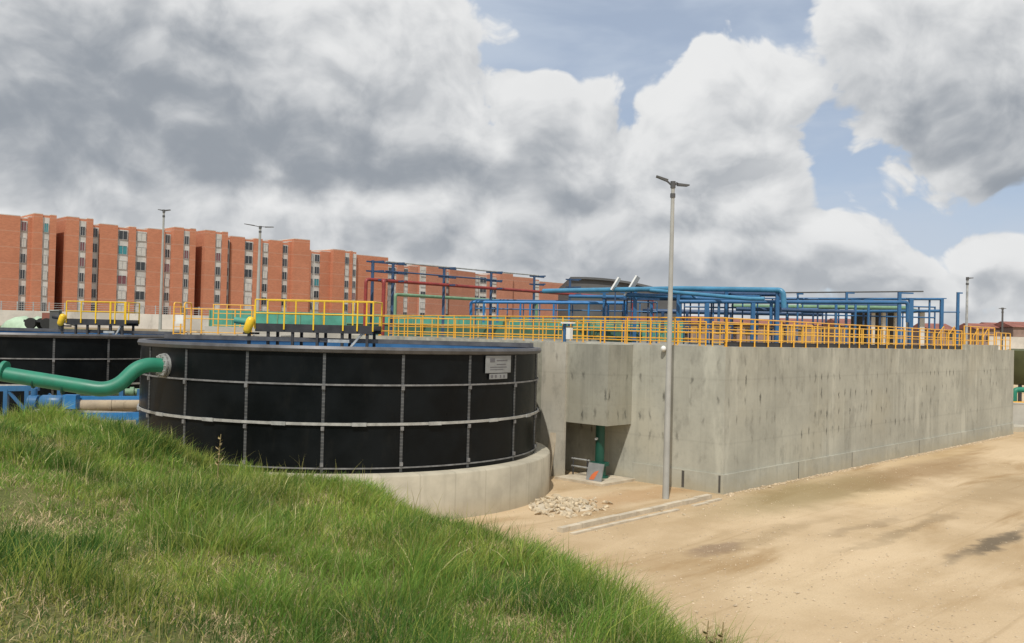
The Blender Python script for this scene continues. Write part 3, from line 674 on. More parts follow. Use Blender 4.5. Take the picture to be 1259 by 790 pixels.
pg = thing('pale_green_pipe', 'faded green pipe under the thick green pipe, entering behind the nearer tank', 'pipe', tuple(P(130, 482, 37)))
MB().tube([P(95, 482, 37), P(240, 481, 38)], .14, 14).build('pipe_run', M['palegreen'], pg)
MB().tube([P(160, 481.6, 37.4), P(165, 481.5, 37.44)], .2, 14).build('flange', M['palegreen'], pg)
rp = thing('weathered_pipe', 'beige and rust weathered pipe lying below the thick green pipe', 'pipe', tuple(P(130, 497, 36)))
MB().tube([P(94, 499, 35.5), P(135, 497.5, 35.7), P(230, 495, 36.2)], .25, 16).build('pipe_run', M['rust'], rp)
MB().tube([P(96, 499, 35.55), P(101, 498.9, 35.56)], .32, 16).build('flange', M['dark'], rp)
MB().tube([P(134, 497.5, 35.7), P(139, 497.4, 35.72)], .28, 16).build('coupling', M['rust'], rp)
bw = thing('pipe_gantry', 'blue painted pipe support frame and grating beside the black tanks', 'frame', tuple(P(60, 510, 36)))
for px in (8, 34, 74, 116, 150, 172): MB().bar(P(px, 478, 36), Vector((P(px, 478, 36).x, 36, 0)), .16).build('upright', M['blue'], bw)
MB().bar(P(-60, 478, 36), P(48, 477, 36), .14, .2).build('crossbeam', M['blue'], bw)
MB().bar(P(90, 489, 34.9), P(178, 489, 34.9), .12, .14).build('crossbeam', M['brightblue'], bw)
MB().bar(P(90, 512, 34.9), P(178, 511, 34.9), .14, .28).build('crossbeam', M['brightblue'], bw)
MB().bar(P(44, 504, 35), P(178, 508, 35), .3, .06).build('grating', M['galv'], bw)
MB().bar(P(-60, 476, 36.4), P(50, 474, 36.4), .5, .05).build('cable_tray', M['galv'], bw)
MB().bar(P(10, 480, 36), P(40, 515, 36), .1).build('brace', M['blue'], bw)
MB().bar(P(60, 484, 36), P(85, 508, 36), .08).build('brace', M['blue'], bw)
cb = thing('control_box', 'bright blue control box under the bend of the green pipe', 'control box', tuple(P(88, 501, 34.6)))
c_ = P(88, 493, 34.6); MB().box(c_.x-.24, c_.x+.24, 34.4, 34.75, c_.z-.27, c_.z+.24).build('housing', M['brightblue'], cb)
for k in range(4): MB().tube([c_+Vector((-.18+.12*k, 0, -.27)), c_+Vector((-.18+.12*k, 0, -.36))], .03, 8).build('cable_gland', M['dark'], cb)
MB().box(c_.x-.05, c_.x+.05, 34.7, 34.8, -.1, c_.z-.272).build('stand', M['blue'], cb)
pu = thing('blue_pump', 'blue pump set standing on the frame left of the control box', 'pump', tuple(P(62, 500, 35.5)))
c_ = P(66, 494, 35.5)
MB().tube([c_+Vector((-.5, 0, 0)), c_+Vector((-.42, 0, 0)), c_+Vector((.3, 0, 0)), c_+Vector((.36, 0, 0))], [.2, .26, .26, .2], 16).build('motor', M['blue'], pu)
MB().tube([c_+Vector((-.9, 0, -.05)), c_+Vector((-.55, 0, -.05))], .3, 16).build('volute', M['blue'], pu)
MB().box(c_.x-1.0, c_.x+.4, 35.2, 35.8, c_.z-.62, c_.z-.3).build('skid', M['navy'], pu)
MB().tube([c_+Vector((-.75, 0, .2)), c_+Vector((-.75, 0, .5))], .12, 12).build('outlet', M['blue'], pu)
MB().box(c_.x-.9, c_.x+.3, 35.3, 35.7, -.2, c_.z-.62).build('plinth', M['conc_plain'], pu)

# ------------------------------------------------------------------ alcove contents
gv = B(-1.0, 5.15, .10)
t = thing('standpipe', 'dark green upright pipe with a wide flanged foot inside the alcove', 'pipe', tuple(gv))
MB().tube([gv+Vector((0, 0, .62)), gv+Vector((0, 0, 2.75))], .19, 16).build('riser', M['pipegreen'], t)
MB().tube([gv+Vector((0, 0, .0)), gv+Vector((0, 0, .5))], .27, 18).build('foot_body', M['pipegreen'], t)
MB().tube([gv+Vector((0, 0, .5)), gv+Vector((0, 0, .62))], .40, 18).build('flange', M['pipegreen'], t)
MB().tube([gv+Vector((0, 0, -.0)), gv+Vector((0, 0, .08))], .38, 18).build('flange', M['pipegreen'], t)
MB().tube([gv-RV*.2+Vector((0, 0, 1.6)), gv-RV*.28+Vector((0, 0, 1.6))], .06, 10).build('tap', M['galv'], t)
bd = B(-1.9, 4.75, .10)
t = thing('leaning_board', 'grey board with an orange red mark leaning beside the green standpipe', 'board', tuple(bd))
fr = lambda x, y, z: bd+LV*x+RV*(y+z*.25)+Vector((0, 0, z))
MB().box(-.38, .38, 0, .05, .0, .68, fr).build('panel', M['plate'], t)
MB().add([fr(-.20, -.006, .42), fr(-.02, -.006, .05), fr(.22, -.006, .03), fr(.14, -.006, .22), fr(-.02, -.006, .36)], [(0, 1, 2, 3, 4)]).build('painted_mark', M['fire'], t)
bn = B(-1.2, 6.0, .10)
t = thing('pipe_trestle', 'dark low steel trestle with two rails at the back of the alcove', 'trestle', tuple(bn))
for x in (-.38, .38): MB().bar(bn+LV*x, bn+LV*x+Vector((0, 0, .7)), .06).build('leg', M['dark'], t)
for z in (.35, .66): MB().tube([bn-LV*.5+Vector((0, 0, z)), bn+LV*.45+Vector((0, 0, z))], .04, 8).build('rail', M['galv'], t)
pk = B(-1.95, 7.15, 0)
t = setp(MB().hexa([pk+LV*.2+Vector((0, 0, .0)), pk-LV*.15, pk-LV*.15+RV*.06, pk+LV*.2+RV*.06, pk+LV*.05+RV*.2+Vector((0, 0, 1.9)), pk-LV*.28+RV*.2+Vector((0, 0, 1.9)), pk-LV*.28+RV*.25+Vector((0, 0, 1.9)), pk+LV*.05+RV*.25+Vector((0, 0, 1.9))]).build('leaning_plank', M['kerb']), 'pale plank leaning on the concrete leg beside the alcove', 'plank')

# items on the basin top
wb = B(.2, 7.9, WT)
t = thing('meter_box', 'small white meter box on a blue bracket on the basin wall edge', 'meter', tuple(wb), RZ)
MB().box(-.10, .10, -.11, .11, .12, .62, lambda x, y, z: wb-RV*.12+RV*x+LV*(y-.08)+Vector((0, 0, z))).build('housing', M['white'], t)
MB().box(-.05, .05, -.06, .06, .0, .8, lambda x, y, z: wb-RV*.02+RV*x+LV*(y+.28)+Vector((0, 0, z))).build('bracket', M['blue'], t)
MB().box(-.12, .16, -.3, .3, .80, .86, lambda x, y, z: wb-RV*.1+RV*x+LV*(y+.05)+Vector((0, 0, z))).build('canopy', M['white'], t)
fb = B(-.06, 2.75, WT-.15)
t = thing('wall_light', 'small white light fitting on the basin wall next to the lamp pole', 'light', tuple(fb))
MB().tube([fb, fb-RV*.06, fb-RV*.16], [.09, .125, .07], 14).build('lens_cover', M['white'], t)
MB().tube([fb+RV*.06, fb], .08, 10).build('back_plate', M['galv'], t)

# ------------------------------------------------------------------ lamp poles
def lamp_pole(label, base, h, r0, r1, arms, group, lean=(0, 0), mm='pole'):
    base = Vector(base); t = thing('lamp_pole', label, 'lamp pole', tuple(base), 0, group)
    top = base+Vector((lean[0], lean[1], h))
    MB().tube([base-Vector((0, 0, .3)), base+(top-base)*.33, base+(top-base)*.66, top], [r0, r0*.67+r1*.33, r0*.33+r1*.67, r1], 16).build('shaft', M[mm], t)
    MB().tube([top-Vector((0, 0, .5)), top-Vector((0, 0, .35))], r1+.03, 12).build('clamp', M['lamp'], t)
    MB().tube([top-Vector((0, 0, .15)), top+Vector((0, 0, .1))], r1+.03, 12).build('clamp', M['lamp'], t)
    for (dx, dy, dz, ln) in arms:
        d = Vector((dx, dy, 0)).normalized()
        tip = top+d*ln*.45+Vector((0, 0, dz*.55)); end = top+d*ln+Vector((0, 0, dz))
        am = MB().tube([top-Vector((0, 0, .1)), top+d*.15+Vector((0, 0, .05)), tip], .035, 8).build('arm', M['lamp'], t)
        s_ = Vector((-d.y, d.x, 0)); u = (end-tip).normalized(); n_ = u.cross(s_)
        q = []
        for p, w, hh in ((tip-u*.1, .07, .05), (end, .14, .025)):
            q += [p-s_*w-n_*hh, p+s_*w-n_*hh, p+s_*w+n_*hh, p-s_*w+n_*hh]
        MB().hexa(q).build('luminaire', M['lamp'], t)
    return t
pb_ = P(818.5, 603, 34.35); gz = Vector((pb_.x, pb_.y, 0))
tp = P(827.5, 226, 34.35)
lamp_pole('tall concrete lamp pole with two luminaires standing at the basin wall', gz, tp.z, .124, .066, ((-1, .1, .28, .62), (1, .25, -.02, .60)), 'concrete lamp poles', (tp.x-gz.x, 0))
def far_pole(label, pxb, pxt, pyt, Y, arms, r=.16):
    t_ = P(pxt, pyt, Y); b_ = P(pxb, 396, Y); lamp_pole(label, (b_.x, Y, PLAT-.2), t_.z-PLAT+.2, r, r*.55, arms, 'concrete lamp poles', (t_.x-b_.x, 0))
far_pole('slim lamp pole with double arm between the tanks and apartments, behind the nearer tank bridge', 316, 320, 279, 86, ((-1, .1, .28, 1.5), (1, .1, .05, 1.2)), .19)
far_pole('slim lamp pole with short double arm, in front of the middle apartment block', 197, 201.5, 259, 74, ((-1, .2, .1, .45), (1, .2, .1, .5)), .13)
lamp_pole('grey lamp pole with short head beyond the basin next to the lone blue column', P(1188, 420, 72)*1.0-Vector((0, 0, 2)), P(1188.5, 342, 72).z-P(1188, 420, 72).z+2, .11, .08, ((.7, .2, .05, .45),), 'thin steel poles', (0, 0), 'galv')
lamp_pole('short lamp pole among the far red roofs at the plant edge', P(1232, 420, 110)-Vector((0, 0, 2)), P(1232, 379, 110).z-P(1232, 420, 110).z+2, .12, .1, ((.7, .2, .0, .4), (-.7, .2, 0, .4)), 'thin steel poles', (0, 0), 'lamp')

# ------------------------------------------------------------------ drainage kerb, rubble
ka, kb = ground_at(691, 655), ground_at(876, 613)
ga, gb = B(*ka, 0), B(*kb, 0); kd = (gb-ga).normalized(); ks = Vector((-kd.y, kd.x, 0))
t = thing('drain_kerb', 'pale concrete drainage channel of two kerb rows crossing the sandy ground', 'kerb', tuple(ga), math.atan2(kd.y, kd.x))
L_ = (gb-ga).length; nseg = 9
for k in range(nseg):
    u0, u1 = L_*k/nseg+.01, L_*(k+1)/nseg-.01; jz = random.uniform(-.015, .015); jy = random.uniform(-.02, .02)
    MB().box(u0, u1, jy, jy+.22, -.1, .15+jz, lambda x, y, z: ga+kd*x+ks*y+Vector((0, 0, z))).build('kerb_stone', M['kerb'], t)
    if k != 6: MB().box(u0, u1, jy-.42, jy-.26, -.1, .06+jz, lambda x, y, z: ga+kd*x+ks*y+Vector((0, 0, z))).build('channel_stone', M['kerb'], t)
def rock(c, s, name, mm, label=None, cat=None, group=None, parent=None):
    bm = bmesh.new(); bmesh.ops.create_icosphere(bm, subdivisions=2, radius=1)
    sd_ = random.random()*100; sx, sy, sz = s*random.uniform(.7, 1.5), s*random.uniform(.6, 1.1), s*random.uniform(.35, .7)
    cuts = [Vector((random.gauss(0, 1), random.gauss(0, 1), random.gauss(0, 1))).normalized() for _ in range(7)]
    for v in bm.verts:
        for n_ in cuts:
            e = v.co.dot(n_)-.62
            if e > 0: v.co -= n_*e
        v.co = Vector((v.co.x*sx, v.co.y*sy, v.co.z*sz))
    me = bpy.data.meshes.new(name); bm.to_mesh(me); bm.free(); me.materials.append(M[mm])
    o = bpy.data.objects.new(name, me); COL.objects.link(o); o.location = c; o.rotation_euler = (random.uniform(-.4, .4), random.uniform(-.4, .4), random.uniform(0, 6.28))
    setp(o, label, cat, group); return o
protos = [rock((0, 0, 0), .16, 'rubble_stone', 'stone') for _ in range(8)]
RUB = [bpy.data.meshes[o.data.name] for o in protos]
pc = B(*ground_at(690, 622), 0)
cnt = 0
for k in range(230):
    a = random.uniform(0, 6.28); q = abs(random.gauss(0, 1)); dx, dy = 1.15*q*math.cos(a)*.85, 1.0*q*math.sin(a)
    if q > 2.1: continue
    hgt = max(0, .26*(1-q/1.3))
    if k < 8: o = protos[k]
    else: o = protos[k % 8].copy(); COL.objects.link(o)
    sc = random.uniform(.3, 1.05); o.scale = (sc, sc, sc)
    o.location = pc+Vector((dx, dy, hgt*random.uniform(.5, 1)+.03)); o.rotation_euler = (random.uniform(-.6, .6), random.uniform(-.6, .6), random.uniform(0, 6.28))
    setp(o, 'pale broken stone in the rubble heap by the tank ring', 'stone', 'stones of the rubble heap')
# mound under the stones
mm_ = MB(); n_ = 24
vs_ = [pc+Vector((0, 0, .19))]+[pc+Vector((math.cos(6.2832*j/n_)*1.1*f, math.sin(6.2832*j/n_)*1.0*f, z)) for f, z in ((.35, .16), (.7, .08), (1.15, -.03)) for j in range(n_)]
fs = [(0, 1+j, 1+(j+1) % n_) for j in range(n_)]+[(1+k*n_+j, 1+(k+1)*n_+j, 1+(k+1)*n_+(j+1) % n_, 1+k*n_+(j+1) % n_) for k in range(2) for j in range(n_)]
setp(mm_.add(vs_, fs, True).build('rubble_mound', M['kerb']), kind='structure')
# small loose stones along wall foot and kerb
for k in range(40):
    if k < 22: r_ = random.uniform(0, 30)**1.0; p = B(r_, -.12-abs(random.gauss(0, .18)), .01)
    else: p = ga+kd*random.uniform(0, L_)+ks*random.uniform(-1.0, .6)
    o = protos[k % 8].copy(); COL.objects.link(o); s_ = random.uniform(.18, .5); o.scale = (s_, s_, s_); p.z = .02; o.location = p; o.rotation_euler = (0, 0, random.uniform(0, 6))
    setp(o, 'small loose stone on the sand along the basin foot' if k < 22 else 'small loose stone on the sand beside the drainage kerb', 'stone', 'loose stones along the basin foot' if k < 22 else 'loose stones beside the kerb')

def make_gravel():
    oc = np.array([(1, 0, 0), (-1, 0, 0), (0, 1, 0), (0, -1, 0), (0, 0, 1), (0, 0, -1)], float); of = [(0, 2, 4), (2, 1, 4), (1, 3, 4), (3, 0, 4), (2, 0, 5), (1, 2, 5), (3, 1, 5), (0, 3, 5)]
    n = 15000; px = RNG.uniform(560, 1290, n); r_, t_ = [], []
    py = 560+(RNG.random(n)**1.35)*250
    V, F = [], []; k = 0
    foot = 2600
    pts = []
    for i in range(n):
        if i < foot: r1 = RNG.uniform(-.2, 36); pts.append(B(r1, -.07-abs(RNG.normal(0, .16)), 0)); continue
        if py[i] < 600-(px[i]-560)*.05: continue
        pts.append(B(*ground_at(px[i], py[i]), 0))
    xy = np.array([(p.x, p.y) for p in pts]); cl = fbm(xy[:, 0], xy[:, 1], .5, 301); out = edge_sd(xy[:, 0], xy[:, 1]) > 3.0
    for i, p in enumerate(pts):
        if not out[i] or (i >= foot and cl[i] < .5 and RNG.random() < .75): continue
        s_ = (.008+.022*RNG.random()**3)*(1.5 if i < foot else 1)*(2.2 if RNG.random() < .015 else 1)
        q = oc*np.array([s_*RNG.uniform(.7, 1.5), s_*RNG.uniform(.7, 1.5), s_*RNG.uniform(.5, 1)]); a = RNG.uniform(0, 6.28); ca, sa = math.cos(a), math.sin(a)
        q = q+RNG.normal(0, s_*.15, q.shape); q = np.stack([q[:, 0]*ca-q[:, 1]*sa+p.x, q[:, 0]*sa+q[:, 1]*ca+p.y, q[:, 2]+s_*.25], 1)
        V.append(q); F += [tuple(j+k for j in f) for f in of]; k += 6
    me = bpy.data.meshes.new('gravel'); me.from_pydata(np.concatenate(V).tolist(), [], F); me.materials.append(M['gravel']); o = bpy.data.objects.new('gravel', me); COL.objects.link(o)
    setp(o, 'loose grit and gravel scattered over the sandy yard', 'gravel', kind='stuff')
M['gravel'] = mat('gravel', (.50, .40, .275), .95, 0, .35, 6)
make_gravel()

# ------------------------------------------------------------------ pipework above and behind the basin
def pipe(name, label, pts, r, mm, rad=.35, drops=(), group='pipes over the basin', cat='pipe', drop_to=None, clamps=0):
    pts = [Vector(p) for p in pts]; t = thing(name, label, cat, tuple(pts[0]), 0, group)
    MB().tube(fillet(pts, rad), r, 12).build('pipe_run', M[mm], t)
    for d in drops:
        p = Vector(d); p2 = Vector((p.x, p.y, drop_to if drop_to else p.z-1.4)); MB().tube([p, p2], r*.7, 10).build('dropper', M[mm], t)
    return t
# red pipe run
def on_r(t, px, py):      # point over the line t = const seen at (px, py)
    d = ray(px, py); o = Vector((0, 0, CAMZ)); den = d.dot(LV); k = ((C0+LV*t)-o).dot(LV)/den; return o+d*k
ra, rb_ = on_r(28, 450, 344), on_r(28, 803, 368)
rb_.z = ra.z = (ra.z+rb_.z)/2
pipe('red_pipe', 'long dark red pipe on blue posts with a riser at each end', [Vector((ra.x, ra.y, PLAT)), ra, rb_, Vector((rb_.x, rb_.y, PLAT))], .11, 'red', .25, group='pipes behind the basin')
rc = on_r(27, 472, 346); rc.z = ra.z-.05
pipe('red_pipe', 'short red riser pipe standing beside the start of the long red pipe', [Vector((rc.x, rc.y, PLAT)), rc, rc+RV*.5+LV*.8], .12, 'red', .2, group='pipes behind the basin')
rd = on_r(29, 778, 368); rd.z = ra.z
pipe('red_pipe', 'thin red drop pipe near the far end of the long red pipe', [Vector((rd.x, rd.y, PLAT)), rd, rd-LV*.9], .09, 'red', .2, group='pipes behind the basin')
# rack posts
rk_labels = ['dark blue pipe rack post nearest the red risers', 'dark blue pipe rack post second along the red pipe', 'dark blue pipe rack post third along the red pipe', 'dark blue pipe rack post fourth along the red pipe', 'dark blue pipe rack post fifth along the red pipe', 'dark blue pipe rack post sixth along, before the grey hall']
proto_post = None
for px, lb in zip((457, 482, 545, 603, 656, 700), rk_labels):
    p = on_r(28.5, px, 380); p.z = PLAT
    if proto_post is None:
        p0 = p.copy(); t = thing('pipe_rack_post', lb, 'post', tuple(p), RZ, 'pipe rack posts along the red pipe')
        MB().bar(p, p+Vector((0, 0, 5.0)), .18).build('column', M['navy'], t)
        for z in (4.9, 4.3, 3.75): MB().bar(p+Vector((0, 0, z))-LV*.1, p+Vector((0, 0, z))-LV*1.1+RV*.0, .08, .1).bar(p+Vector((0, 0, z))-RV*.5, p+Vector((0, 0, z))+RV*1.1, .07, .1).build('arm', M['navy'], t)
        proto_post = t
    else: copy_tree(proto_post, tuple(p), RZ, lb)
for z, mm, nm, x1 in ((10.25, 'galv', 'thin grey cable pipe along the tops of the rack posts', 662), (9.65, 'navy', 'thin dark pipe along the middle rack arms', 610), (9.1, 'palegreen', 'thin green pipe along the lower rack arms', 560)):
    a = on_r(28, 474, 340); b = on_r(28, x1, 340); a.z = b.z = z
    pipe('thin_pipe', nm, [a, b], .05, mm, group='thin pipes on the rack')
a, b = on_r(32, 486, 362), on_r(32, 660, 362); a.z = b.z = 8.4
pipe('green_line', 'green pipe line in front of the far brick apartments', [Vector((a.x, a.y, PLAT)), a, b, Vector((b.x, b.y, PLAT))], .12, 'palegreen', .2, group='pipes behind the basin')
# blue air main and headers over the basin
def Bpt(px, py, Y): return P(px, py, Y)
pipe('blue_air_main', 'thick light blue air main above the basin ending in a downward elbow', [Bpt(668, 357.5, 68), Bpt(838, 354.5, 61), Bpt(963, 356.5, 57), Bpt(964, 378, 57)], .165, 'skyblue', .35, cat='pipe')
pipe('blue_header', 'blue header pipe with droppers in front of the far brick apartments', [Bpt(579, 388, 66), Bpt(579, 371, 66), Bpt(770, 372.5, 66), Bpt(770, 390, 66)], .11, 'brightblue', .2, drops=[Bpt(x, 372, 66) for x in (595, 612, 640, 652, 681, 700, 724, 748)], group='pipes over the basin')
pipe('blue_header', 'blue header pipe with droppers right of the tall lamp pole', [Bpt(835, 370.5, 58), Bpt(1116, 371.5, 58), Bpt(1116, 396, 58)], .12, 'blue', .2, drops=[Bpt(x, 371, 58) for x in (868, 884, 893, 925, 948, 957)], group='pipes over the basin')
pipe('blue_branch', 'pale blue branch pipe slanting down right from the air main', [Bpt(800, 356.5, 62), Bpt(920, 367, 56), Bpt(940, 367, 55.5)], .12, 'skyblue', .2)
pipe('blue_branch', 'dark blue branch pipe slanting under the air main', [Bpt(770, 362, 64), Bpt(870, 366.5, 60), Bpt(935, 364, 58)], .15, 'blue', .2)
pipe('blue_branch', 'short blue branch pipe with an elbow below the air main', [Bpt(850, 360, 60), Bpt(855, 366.5, 60), Bpt(915, 368.5, 58.5)], .1, 'blue', .2)
pipe('blue_branch', 'low blue pipe between the two rows of posts near the lamp pole', [Bpt(700, 364, 70), Bpt(836, 366, 66), Bpt(836, 390, 66)], .13, 'blue', .2)
pipe('blue_branch', 'dark blue low pipe above the railing right of the pole', [Bpt(905, 379.5, 60), Bpt(975, 381, 60), Bpt(1050, 383, 60)], .12, 'navy', .2)
pipe('blue_branch', 'low blue pipe along the right end of the blue frames', [Bpt(985, 383, 63), Bpt(1158, 382, 63)], .1, 'blue', .2)
pipe('blue_branch', 'bright blue pipe running under the frame tops to the right', [Bpt(962, 367, 60.5), Bpt(1158, 367.5, 62)], .08, 'blue', .2)
pipe('thin_pipe', 'thin grey pipe on brackets above the right end of the blue frames', [Bpt(966, 359.5, 59.5), Bpt(1135, 358, 62)], .045, 'lamp', .2, group='thin pipes over the basin')
pipe('green_line', 'dull green pipe between the blue headers right of the air main', [Bpt(900, 376, 64), Bpt(1120, 378.5, 66)], .14, 'palegreen', .2)
pipe('thin_pipe', 'thin blue pipe joining the frame end and the lone column', [Bpt(1157, 383.5, 63), Bpt(1180, 383.5, 63)], .04, 'blue', .1, group='thin pipes over the basin')
pipe('blue_branch', 'dark blue pipe right under the air main between the lamp pole and its elbow', [Bpt(812, 360.5, 63), Bpt(958, 361.5, 58.5), Bpt(958, 384, 58.5)], .15, 'navy', .25)
pipe('blue_branch', 'dark low header pipe near the railing top between the lamp pole and frames', [Bpt(790, 382, 68), Bpt(1010, 386, 66)], .16, 'navy', .25, drops=[Bpt(x, 383, 67) for x in (815, 845, 872, 899, 931, 968)])
pipe('blue_branch', 'dark blue pipe behind the right frames with a row of droppers', [Bpt(985, 374.5, 66), Bpt(1104, 375.5, 66)], .10, 'navy', .25, drops=[Bpt(x, 375, 66) for x in (1000, 1016, 1062, 1082)])
t = thing('cable_tray', 'dark flat strip added for the shaded pipework below the light blue air main', 'dark strip', tuple(Bpt(745, 366, 65)), 0)  # dark bar added in place of shaded pipework below the main
MB().bar(Bpt(742, 367, 65.5), Bpt(955, 370, 59.5), .5, .12).build('tray', M['navy'], t)
for k in range(9): MB().bar(Bpt(745+26*k, 368, 65.3-.66*k), Vector((Bpt(745+26*k, 368, 65.3-.66*k).x, 65.3-.66*k, 4.7)), .09).build('hanger', M['navy'], t)
# blue support posts over the basin
def frame_post(px, py, Y, label, zb=4.6, w=.14, arm=.0, mm='blue'):
    p = P(px, py, Y); t = thing('pipe_support', label, 'post', (p.x, p.y, zb), RZ, 'blue pipe supports over the basin')
    MB().bar((p.x, p.y, zb), p, w).build('column', M[mm], t)
    MB().box(-.18, .18, -.18, .18, .0, .02, lambda x, y, z: Vector((p.x+x, p.y+y, WT+z))).build('base_plate', M[mm], t)
    if arm: MB().bar(p+Vector((-.08, 0, -.05)), p+Vector((arm, 0, -.05)), .09).build('arm', M[mm], t)
    else: MB().bar(p+Vector((-.3, 0, .02)), p+Vector((.3, 0, .02)), .08, .06).build('saddle', M[mm], t)
wds = ['under the air main left of the white panels', 'under the air main between the white panels', 'beside the larger white panel', 'just left of the tall lamp pole',
       'just right of the tall lamp pole', 'third right of the tall lamp pole', 'under the slanting branch pipes', 'under the middle of the right header', 'at the downward elbow of the air main', 'right of the air main elbow, with a short arm',
       'midway along the right frames', 'with a top arm near the middle of the right frames', 'thick, before the green roofed shelter', 'in front of the green roofed shelter', 'second to last of the frame row', 'closing the frame row']
for (px, py, Y, arm, w), lb in zip([(743, 360, 66, 0, .2), (768, 360, 65, 0, .12), (781, 358, 64, 0, .24), (801, 372, 63, 0, .2), (834, 360, 61, 0, .2), (870, 372, 58, 0, .18), (893, 358, 60, 0, .2), (926, 372, 58, 0, .24), (956, 358, 57.3, 0, .2),
                                    (981, 360, 60, .35, .1), (1028, 372, 60, 0, .14), (1041, 359, 60.5, .5, .14), (1106, 359, 61, .9, .2), (1120, 367, 61, 0, .26), (1143, 367.5, 62, 0, .1), (1158, 367, 62, 0, .2)], wds):
    frame_post(px, py, Y, 'blue pipe support post '+lb, arm=arm, w=w)
for px, lb in ((1052, 'thin blue strut left of the shelter'), (1068, 'thin blue strut before the shelter columns')): frame_post(px, 369, 60.5, lb, w=.12)
frame_post(1178, 359, 63, 'lone blue column with a short arm beyond the frames', arm=.3, w=.16)
# light frames of thin blue tube standing on the basin
for lb, x0, x1, n_, Y0, Y1, ya, yb in (('long light gantry of thin blue tubes behind the blue header left of the lamp pole', 585, 808, 11, 69, 66, 368, 379), ('light gantry of thin blue tubes right of the lamp pole under the air main', 842, 1006, 9, 62, 60, 365, 377), ('light gantry of thin blue tubes along the far basin side before the green shelter', 1012, 1150, 7, 66, 66, 374, 387)):
    q0, q1 = P(x0, ya, Y0), P(x1, ya+(x1-x0)*.0244, Y1); q1.z = q0.z; dd = q1-q0
    t = thing('tube_gantry', lb, 'gantry', (q0.x, q0.y, WT), 0, 'light tube gantries over the basin')
    h2 = P(x0, yb, Y0).z-q0.z
    for dz in (0, h2): MB().tube([q0+Vector((0, 0, dz)), q1+Vector((0, 0, dz))], .05, 8).build('rail', M['blue'], t)
    for k in range(n_+1):
        p = q0+dd*(k/n_); MB().bar((p.x, p.y+.06, 4.6), (p.x, p.y+.06, p.z+.05), .085).build('post', M['blue' if k % 3 else 'navy'], t)
# floodlights
for px, py, s_, lb in ((757, 349, .5, 'smaller white tilted floodlight panel on the pipework'), (777, 352, .8, 'larger white tilted floodlight panel on the pipework')):
    c_ = P(px, py, 64); t = thing('floodlight', lb, 'floodlight', (c_.x, c_.y, WT), 0, 'white floodlights')
    u = Vector((.45, -.1, .8)).normalized(); v = Vector((.5, .8, -.2)).normalized(); n_ = u.cross(v).normalized()
    MB().hexa([c_+u*a*s_+v*b*s_*.35+n_*c__*.06 for c__ in (-1, 1) for a, b in ((-1, -1), (1, -1), (1, 1), (-1, 1))]).build('panel', M['white'], t)
    MB().bar((c_.x, c_.y+.12, WT), c_+Vector((0, .12, 0)), .08).build('stem', M['navy'], t)

# teal sheeting fence on the raised ground, dark green tank below
ta, tb = P(258, 386, 74), P(798, 391.5, 74)
t = thing('sheeting_fence', 'long teal sheeting fence behind the yellow railing', 'fence', (ta.x, 74, PLAT))
MB().box(ta.x, tb.x+2.8, 73.97, 74.03, PLAT-.1, 7.15).build('sheet', M['teal'], t)
for x in np.linspace(ta.x, tb.x+2.8, 22): MB().box(x-.04, x+.04, 73.9, 73.965, PLAT-.1, 7.2).build('post', M['palegreen'], t)
t = thing('green_channel', 'low dark green channel block in front of the teal sheeting fence', 'channel', (3, 66, PLAT))
MB().box(-12, 9.5, 68, 69.5, PLAT-.1, 6.30).build('channel_side', M['darkgreen'], t)
MB().box(-12.05, 9.55, 67.93, 69.57, 6.303, 6.38).build('channel_lip', M['palegreen'], t)

# ------------------------------------------------------------------ apartment blocks
zb = 4.8; ZROOF = 21.9; STO = 2.45
wmesh = {}
def window_mesh(w, h):
    k = (round(w, 2), round(h, 2))
    if k not in wmesh:
        f = MB(); b = .05
        fr_me = []
        for (x0, x1, z0, z1) in ((-w/2, w/2, 0, b), (-w/2, w/2, h-b, h), (-w/2, -w/2+b, b, h-b), (w/2-b, w/2, b, h-b), (-b/2, b/2, b, h-b)): f.box(x0, x1, -.06, .02, z0, z1)
        g = MB(); g.box(-w/2+b, -b/2, -.02, .0, b, h-b); g.box(b/2, w/2-b, -.02, .0, b, h-b)
        def me(mb, nm, m):
            q = bpy.data.meshes.new(nm); q.from_pydata([tuple(v) for v in mb.v], [], mb.f); q.materials.append(m)
            bm = bmesh.new(); bm.from_mesh(q); bmesh.ops.recalc_face_normals(bm, faces=bm.faces); bm.to_mesh(q); bm.free(); return q
        wmesh[k] = (me(f, 'window', M['frame']), {m: me(g, 'pane', M[m]) for m in ('glass', 'teal_awn', 'curtain', 'maroon')})
    return wmesh[k]
